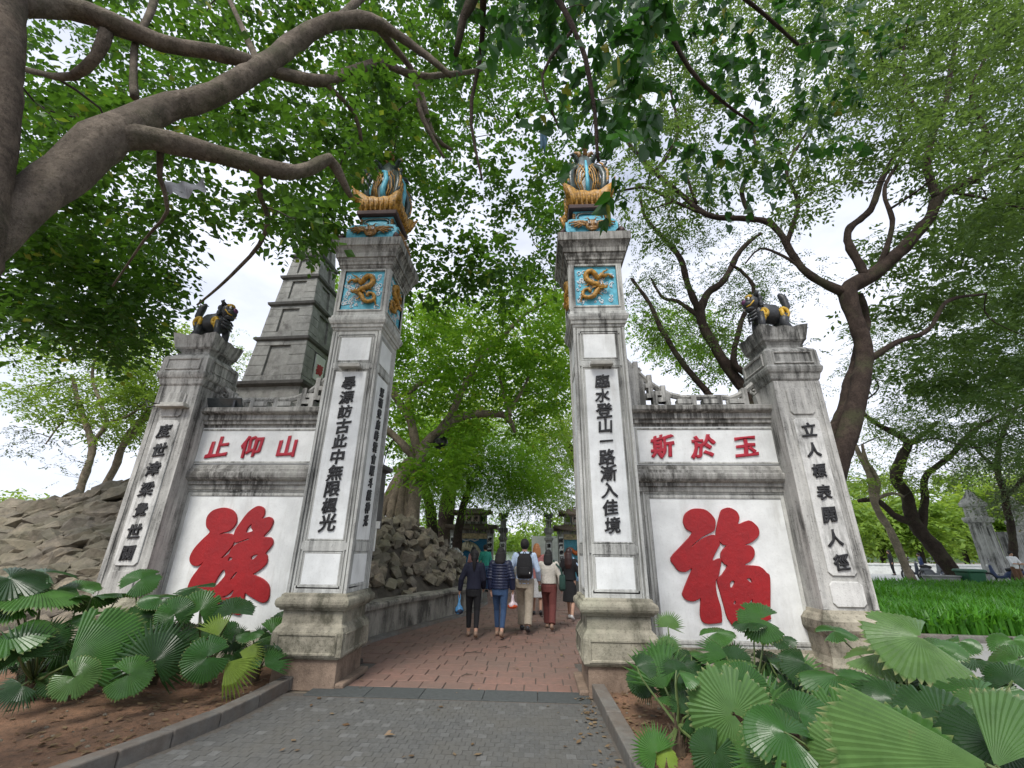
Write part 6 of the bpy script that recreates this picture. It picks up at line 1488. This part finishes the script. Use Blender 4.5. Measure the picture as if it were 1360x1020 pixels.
    if hair == 'pony': pts = [(0, -.10, 1.60), (0, -.145, 1.54), (0, -.15, 1.44), (0, -.14, 1.34), (0, -.135, 1.27)]; m.tube(pts, [.035, .042, .04, .03, .012], 9)
    if hair == 'long': rings(m, [(1.20, 0, -.11, .07, .03), (1.30, 0, -.115, .10, .04), (1.45, 0, -.09, .10, .055), (1.58, 0, -.05, .09, .07)])
    if hair == 'wide': rings(m, [(1.36, 0, -.085, .07, .04), (1.42, 0, -.075, .11, .06), (1.52, 0, -.045, .112, .075), (1.60, 0, -.02, .10, .09)])
    if hair == 'short': m.ball(hh+Vector((0, .0, .030)), (.092, .10, .092), 12, 8)
    # the face stays clear of hair
    fuse(S(m), 'hair', hairm, root, .010*k, 2)
    # shoes
    for s in (-1, 1):
        m = MB(); f_ = ft[s]; tl = (-.35 if s == 1 and stride > .08 else 0)
        Mr = Matrix.Rotation(tl, 4, 'X'); n0 = len(m.v)
        m.ball((0, .055, -.030), (.048, .125, .036), 12, 7); m.ball((0, -.03, -.015), (.042, .055, .05), 9, 6)
        m.v = [tuple(f_+(Mr @ Vector(v))) for v in m.v]
        fuse(S(m), 'shoe', shoe or M['pupil'], root, .010*k, 2)
    root['hands'] = 0; del root['hands']
    R_ = Matrix.Rotation(rz, 3, 'Z')
    return root, {s: R_ @ (hd_[s]*k)+Vector((x, y, z)) for s in (-1, 1)}, {s: sh[s]*k for s in (-1, 1)}, k
navy = fab('navy_cloth', (.012, .014, .032)); black = fab('black_cloth', (.010, .010, .012)); denim = fab('blue_denim', (.035, .075, .16)); puff = plain('navy_padded_nylon', (.012, .018, .05), .5, .2)
white_sh = fab('pale_blue_shirt', (.50, .62, .80)); khaki = fab('beige_trousers', (.36, .31, .24)); cream = fab('cream_sweater', (.55, .52, .46)); brick_c = fab('rust_brown_trousers', (.13, .035, .03))
tan = plain('tan_sandal', (.30, .20, .14), .6); dk = plain('dark_shoe', (.03, .03, .035), .5); wsole = plain('white_trainer', (.65, .64, .62), .5)
p1 = person(-1.22, 9.32, 1.57, 'woman with a black ponytail, navy jacket and black trousers carrying a blue bag', stride=.19, topm=navy, botm=black, bot='slim', shoe=tan, hair='pony', armL=(.02, .12), armR=(.14, 0), w=.92, ankle=.22, rz=.08)
p2 = person(-.70, 9.38, 1.62, 'woman in a navy padded jacket and blue jeans carrying a red bag', stride=.21, top='puffer', rz=-.12, lean=.03, topm=puff, botm=denim, bot='slim', shoe=tan, hair='wide', armL=(0, -.02), armR=(.02, .06), w=1.0, ankle=.22)
p3 = person(-.22, 10.0, 1.80, 'tall man in a pale blue shirt and beige trousers with a black backpack', stride=.23, top='shirt', rz=-.10, topm=white_sh, botm=khaki, shoe=dk, hair='short', armL=(.05, .10), armR=(.12, .05), w=1.08)
p4 = person(.30, 10.35, 1.58, 'woman in a cream sweater and rust trousers with a green shoulder bag', stride=.25, top='sweater', rz=-.16, lean=.02, topm=cream, botm=brick_c, shoe=tan, hair='wide', armL=(.25, .05), armR=(.02, .08), w=1.06)
p5 = person(.86, 11.7, 1.62, 'woman with long dark hair in a black dress with a light blue handbag', stride=.24, topm=black, botm=black, rz=-.3, bot='skirt', shoe=wsole, hair='long', armL=(.0, .06), armR=(.05, .06), w=.95, hairm=plain('dark_brown_hair', (.035, .014, .012), .45, .4, scale=60))
p6 = person(.05, 12.3, 1.72, 'fair-haired walker in white almost hidden behind the man with the backpack', stride=.17, top='shirt', topm=fab('pink_top', (.45, .18, .17)), botm=fab('white_cloth', (.62, .62, .62)), bot='skirt', shoe=dk, hair='wide', hairm=plain('ginger_hair', (.42, .17, .06), .5, .3, scale=50))
p7 = person(at(645, 730, 18).x, 18, 1.70, 'person in a teal shirt standing near the tiger gate', stride=.05, top='shirt', topm=fab('teal_shirt', (.03, .30, .22)), botm=denim, shoe=dk, hair='short', rz=.5, armL=(.3, 0))
p8 = person(at(630, 735, 18).x+.05, 17.4, 1.62, 'person in a pink top beside the teal shirt near the tiger gate', stride=.05, top='shirt', topm=fab('pale_pink_shirt', (.60, .30, .27)), botm=black, shoe=dk, hair='wide', rz=-.6, sleeve=0)
# what they carry
def carried_bag(hand, label, cat, c1, c2, r_=.11, h=.17, drop=.26, name='plastic_bag'):
    o = empty(name, (hand.x, hand.y, hand.z-drop-h), label=label, cat=cat)
    m = MB(); pr = [(0, .03), (.02, r_*.8), (h*.4, r_), (h*.75, r_*.8), (h, r_*.35), (h+.08, r_*.22), (h+.12, .012)]
    n = 12; vs = []
    for z, q in pr:
        for k in range(n): a = 2*math.pi*k/n; u = q*(1+.12*math.sin(3*a+z*20)); vs.append((u*math.cos(a), u*.75*math.sin(a), z))
    m.add(vs, [(j*n+i, j*n+(i+1) % n, (j+1)*n+(i+1) % n, (j+1)*n+i) for j in range(len(pr)-1) for i in range(n)]+[tuple(range(n))[::-1]]); m.build('bag_body', c1, o, smooth=True)
    m = MB(); t = drop+h-.02
    for s in (-1, 1): m.tube([(s*.012, 0, h+.09), (s*.02, 0, (h+t)/2+.05), (0, 0, t)], [.014, .008, .006], 5)
    m.build('handle', c1, o)
    if c2:
        m = MB(); m.ball((0, 0, h*.36), (r_*1.03, r_*.8, h*.37), 12, 7); m.build('contents', c2, o, smooth=True)
def film(nm, c):
    q = plain(nm, c, .25, .3, scale=16, bumps=.5); q.node_tree.nodes['Principled BSDF'].inputs['Alpha'].default_value = 1; return q
carried_bag(p1[1][-1], 'blue plastic bag with dark contents hanging from the ponytailed woman', 'plastic bag', film('blue_film', (.10, .32, .60)), plain('dark_contents', (.03, .04, .07), .4), .085, .17, .24)
carried_bag(p2[1][1], 'white plastic bag with red fruit hanging from the padded-jacket woman', 'plastic bag', film('pinkish_film', (.55, .45, .48)), plain('orange_red_fruit', (.55, .08, .02), .35, .4, scale=20), .10, .13, .20)
h_ = p4[1][-1]; o = empty('drink_cup', (h_.x, h_.y+.03, h_.z-.19), label='clear cup with pale green drink held by the woman in cream', cat='cup')
m = MB(); m.tube([(0, 0, 0), (0, 0, .12)], [.034, .045], 12); m.build('cup', plain('green_tea_cup', (.45, .52, .28), .25), o, smooth=True); m = MB(); m.tube([(0, 0, .12), (0, 0, .135)], [.047, .044], 12); m.tube([(0, 0, .13), (.02, 0, .20)], [.004, .004], 5); m.build('lid', M['eye'], o)
def strap_bag(px, off, label, mat, size, length, cat, thick=.09, rnd=0, name='shoulder_bag', strapm=None):
    root, hands, sh, k = px; o = empty(name, tuple(Vector(root.location)+Vector(off)), label=label, cat=cat)
    m = MB(); sx, sz = size; n = 16; pr = []
    for i in range(n):
        a = 2*math.pi*i/n; e = .45; pr.append((sx/2*math.copysign(abs(math.cos(a))**e, math.cos(a))*(1.0+(.15 if math.sin(a) < 0 else -.08)), sz/2*math.copysign(abs(math.sin(a))**e, math.sin(a))))
    vs = []
    for d, q in ((-thick/2, .86), (-thick*.32, 1), (thick*.32, 1), (thick/2, .86)): vs += [(d, x*q, z*q) for x, z in pr]
    m.add(vs, [(j*n+i, j*n+(i+1) % n, (j+1)*n+(i+1) % n, (j+1)*n+i) for j in range(3) for i in range(n)]+[tuple(range(n))[::-1], tuple(range(3*n, 4*n))]); m.build('bag_body', mat, o, smooth=True, rot=(0, 0, rnd))
    s_ = sh[1]+Vector(root.location)-o.location+Vector((-.05, 0, .05*1))
    m = MB()
    for q in (-1, 1): m.tube([Vector((0, q*sx*.35, sz*.45)), (Vector((0, q*sx*.35, sz*.45))+s_)/2+Vector((.05, q*.09, 0)), s_+Vector((.0, q*.04, .0)), s_+Vector((-.0, 0, .03))], .013, 5, flat=1.6)
    m.build('strap', strapm or mat, o)
strap_bag(p4, (.29, -.05, .92), 'dark green shoulder bag slung on the woman in cream', fab('bottle_green_canvas', (.015, .05, .04)), (.30, .33), .4, 'bag', .13)
strap_bag(p5, (.26, -.08, .93), 'small light blue handbag slung on the woman in black', plain('light_blue_leather', (.20, .32, .48), .4), (.20, .17), .5, 'bag', .09, rnd=.9, name='handbag')
# backpack
r3 = p3[0]; o = empty('backpack', (r3.location.x, r3.location.y-.17, 1.02), label='black backpack with front pocket worn over the pale blue shirt', cat='backpack')
m = MB(); rings(m, [(0, 0, 0, .15, .07), (.06, 0, -.02, .17, .09), (.25, 0, -.01, .175, .09), (.40, 0, 0, .155, .075), (.49, 0, .01, .10, .05)]); bk = fab('black_backpack_nylon', (.014, .014, .016)); fuse(m, 'pack_body', bk, o, .014)
m = MB(); rings(m, [(.05, 0, -.08, .11, .035), (.10, 0, -.09, .12, .04), (.22, 0, -.08, .11, .035)]); fuse(m, 'front_pocket', bk, o, .012)
for s in (-1, 1):
    m = MB(); m.tube([(s*.10, .04, .46), (s*.13, .10, .52), (s*.14, .22, .50), (s*.15, .28, .38), (s*.16, .20, .18), (s*.14, .06, .06)], .022, 6, flat=.5); m.build('strap', bk, o)
m = MB(); m.tube([(-.03, 0, .49), (0, -.01, .53), (.03, 0, .49)], .01, 5); m.build('grab_loop', bk, o)
m = MB(); m.box(.10, .115, -.115, -.10, .10, .13); m.build('zip_tag', M['eye'], o)

# far side of the lawn: visitors, scooters, bin, stone gateway
def farperson(px, Y, H, label, **k):
    p = at(px, 740, Y); return person(p.x, Y, H, label, stride=.04, **k)
farperson(1182, 34, 1.65, 'person in dark clothes walking on the far pavement beside the thin leaning tree', topm=black, botm=black, shoe=dk, hair='wide', rz=1.2, z=.03)
farperson(1221, 31, 1.5, 'person in a dark blue top sitting low by the scooters', topm=fab('dark_blue_top', (.02, .04, .12)), botm=black, shoe=dk, hair='short', rz=.8, z=.03)
farperson(1247, 31.5, 1.62, 'person in a red jacket leaning on the bent dark tree', topm=fab('red_jacket', (.35, .02, .025)), botm=denim, shoe=dk, hair='wide', rz=2.6, z=.03)
farperson(1343, 24.5, 1.66, 'man in a white shirt and brown trousers looking at his hands by the stone gateway', top='shirt', topm=fab('white_tee', (.70, .70, .72)), botm=fab('brown_trousers', (.14, .07, .04)), shoe=dk, hair='short', rz=3.0, armL=(.6, -.1), armR=(.6, -.1), sleeve=0, z=.03)
def scooter(px, Y, rz, label, colr):
    p = at(px, 740, Y); o = empty('scooter', (p.x, Y, .03), rz=rz, label=label, cat='scooter', group='parked scooters across the lawn'); rub = M['pupil']; pm = plain('scooter_paint', colr, .3, .1); met = plain('dull_steel', (.3, .3, .32), .35, .1, metal=.8)
    for x in (-.62, .62):
        m = MB(); m.tube([(x+.26*math.cos(a), 0, .28+.26*math.sin(a)) for a in [i*math.pi/9 for i in range(19)]], .05, 7); t = m.build('wheel', rub, o, smooth=True)
        m = MB(); m.tube([(x, -.05, .28), (x, .05, .28)], [.10, .10], 10)
        for a in range(5): m.tube([(x, 0, .28), (x+.22*math.cos(a*1.257), 0, .28+.22*math.sin(a*1.257))], .014, 4)
        m.build('rim', met, t)
    m = MB(); m.tube([(-.75, 0, .62), (-.4, 0, .62), (-.1, 0, .50), (.05, 0, .36), (.3, 0, .36), (.42, 0, .60), (.45, 0, .95)], [.08, .13, .12, .09, .09, .10, .07], 9); m.box(-.62, -.1, -.09, .09, .3, .55); bevel(m.build('body', pm, o, smooth=False), .03)
    m = MB(); m.tube([(-.72, 0, .76), (-.4, 0, .78), (-.08, 0, .72)], [.07, .12, .09], 9, flat=.9); m.build('saddle', M['pupil'], o, smooth=True)
    m = MB(); m.tube([(.62, 0, .28), (.5, 0, .7), (.43, 0, 1.02)], .03, 6); m.tube([(.36, -.32, 1.06), (.45, 0, 1.03), (.36, .32, 1.06)], .018, 6); m.build('handlebar', met, o)
    for s in (-1, 1):
        m = MB(); m.tube([(.40, s*.24, 1.06), (.44, s*.28, 1.2)], .008, 4); m.ball((.44, s*.29, 1.23), (.015, .06, .035), 8, 5); m.build('mirror', met, o)
    m = MB(); m.ball((.54, 0, .92), (.05, .08, .07), 9, 6); m.build('headlight', M['eye'], o)
scooter(1206, 29, .3, 'dark parked scooter between the thin leaning trunk and the dark blue visitor', (.05, .06, .08))
scooter(1233, 28.5, .15, 'grey parked scooter in front of the person in red', (.16, .17, .18))
scooter(1326, 26, 2.5, 'blue-black parked scooter beside the man in the white shirt', (.03, .05, .12))
p = at(1293, 776, 21.5); o = empty('green_bin', (p.x, 21.5, .03), label='dark green lidded bin standing behind the lawn grass', cat='bin')
gm = plain('dark_green_plastic', (.02, .10, .05), .45); m = MB(); m.stack([(0, .28), (.78, .36)]); bevel(m.build('bin_body', gm, o), .03); m = MB(); m.stack([(.78, .40), (.84, .41), (.90, .36)]); bevel(m.build('lid', gm, o), .02)
p = at(1258, 776, 21.7); o = empty('white_planter', (p.x, 21.7, .03), label='long pale planter box just before the green bin', cat='planter'); m = MB(); m.box(-.8, .5, -.2, .2, 0, .55); m.box(-.84, .54, -.24, .24, .55, .62); bevel(m.build('box_body', M['paveflat'], o), .02)
# stone gateway at the lawn end
for i, (px, Y, lb) in enumerate(((1317, 27.5, 'tall grey stone gateway pillar at the lawn end'), (1372, 30, 'second grey gateway pillar at the lawn end, cut by the picture edge'))):
    p = at(px, 740, Y); o = empty('stone_pillar', (p.x, Y, 0), rz=.35, label=lb, cat='pillar', group='gateway pillars at the lawn end')
    m = MB(); m.stack([(0, .50), (.5, .50), (.55, .40), (3.2, .36), (3.25, .46), (3.4, .50), (3.5, .50), (3.55, .36), (4.1, .34), (4.15, .44), (4.3, .46), (4.7, .22), (5.1, .05)]); m.build('shaft', M['wingside'], o)
    m = MB()
    for k in range(4): m.frame(-.22, .22, .8, 3.0, [(0, -.02), (0, .015), (.03, .02), (.04, -.01)], side_T(k) @ Matrix.Translation((0, -.385, 0)))
    m.build('panel_frame', M['wingside'], o)
m = MB(); a, b = at(1330, 740, 28), at(1440, 740, 31); d = (b-a); Lw = d.length
m.box(0, Lw, -.15, .15, 0, 2.6); m.box(0, Lw, -.22, .22, 2.6, 2.75)
o = m.build('gateway_wall', M['wingdark'], loc=(a.x+.4, a.y, 0), rot=(0, 0, math.atan2(d.y, d.x))); tag(o, 'grey weathered wall joining the stone gateway pillars', 'wall')
m = MB(); a = at(1150, 760, 36); b = at(1360, 760, 36); m.box(a.x, b.x+8, 36, 36.25, 0, .65); m.box(a.x, b.x+8, 35.94, 36.31, .65, .75); tag(m.build('low_white_parapet', M['white']), 'long low white parapet along the lake pavement', 'parapet')
# grey cloth caught in the big tree, and a blue-grey one beside the pillar top
for px, py, Y, lab, c, sx, sz in ((245, 250, 4.6, 'crumpled grey cloth caught in the branches above the mound', (.16, .17, .19), .62, .26), (722, 185, 4.4, 'narrow blue-grey rag hanging from a twig beside the gold finial', (.05, .12, .18), .10, .42)):
    c0 = at(px, py, Y); m = MB(); nx, nz_ = 10, 5
    m.v = [(sx*(i/nx-.5), .05*math.sin(i*1.3+j), sz*(j/nz_-.5)*(1-.5*abs(i/nx-.5))+.04*math.sin(i*.9)) for j in range(nz_+1) for i in range(nx+1)]
    m.f = [(j*(nx+1)+i, j*(nx+1)+i+1, (j+1)*(nx+1)+i+1, (j+1)*(nx+1)+i) for j in range(nz_) for i in range(nx)]; m.m = [0]*len(m.f)
    tag(m.build('hanging_cloth', fab('worn_cloth', c), None, True, loc=tuple(c0)), lab, 'cloth')
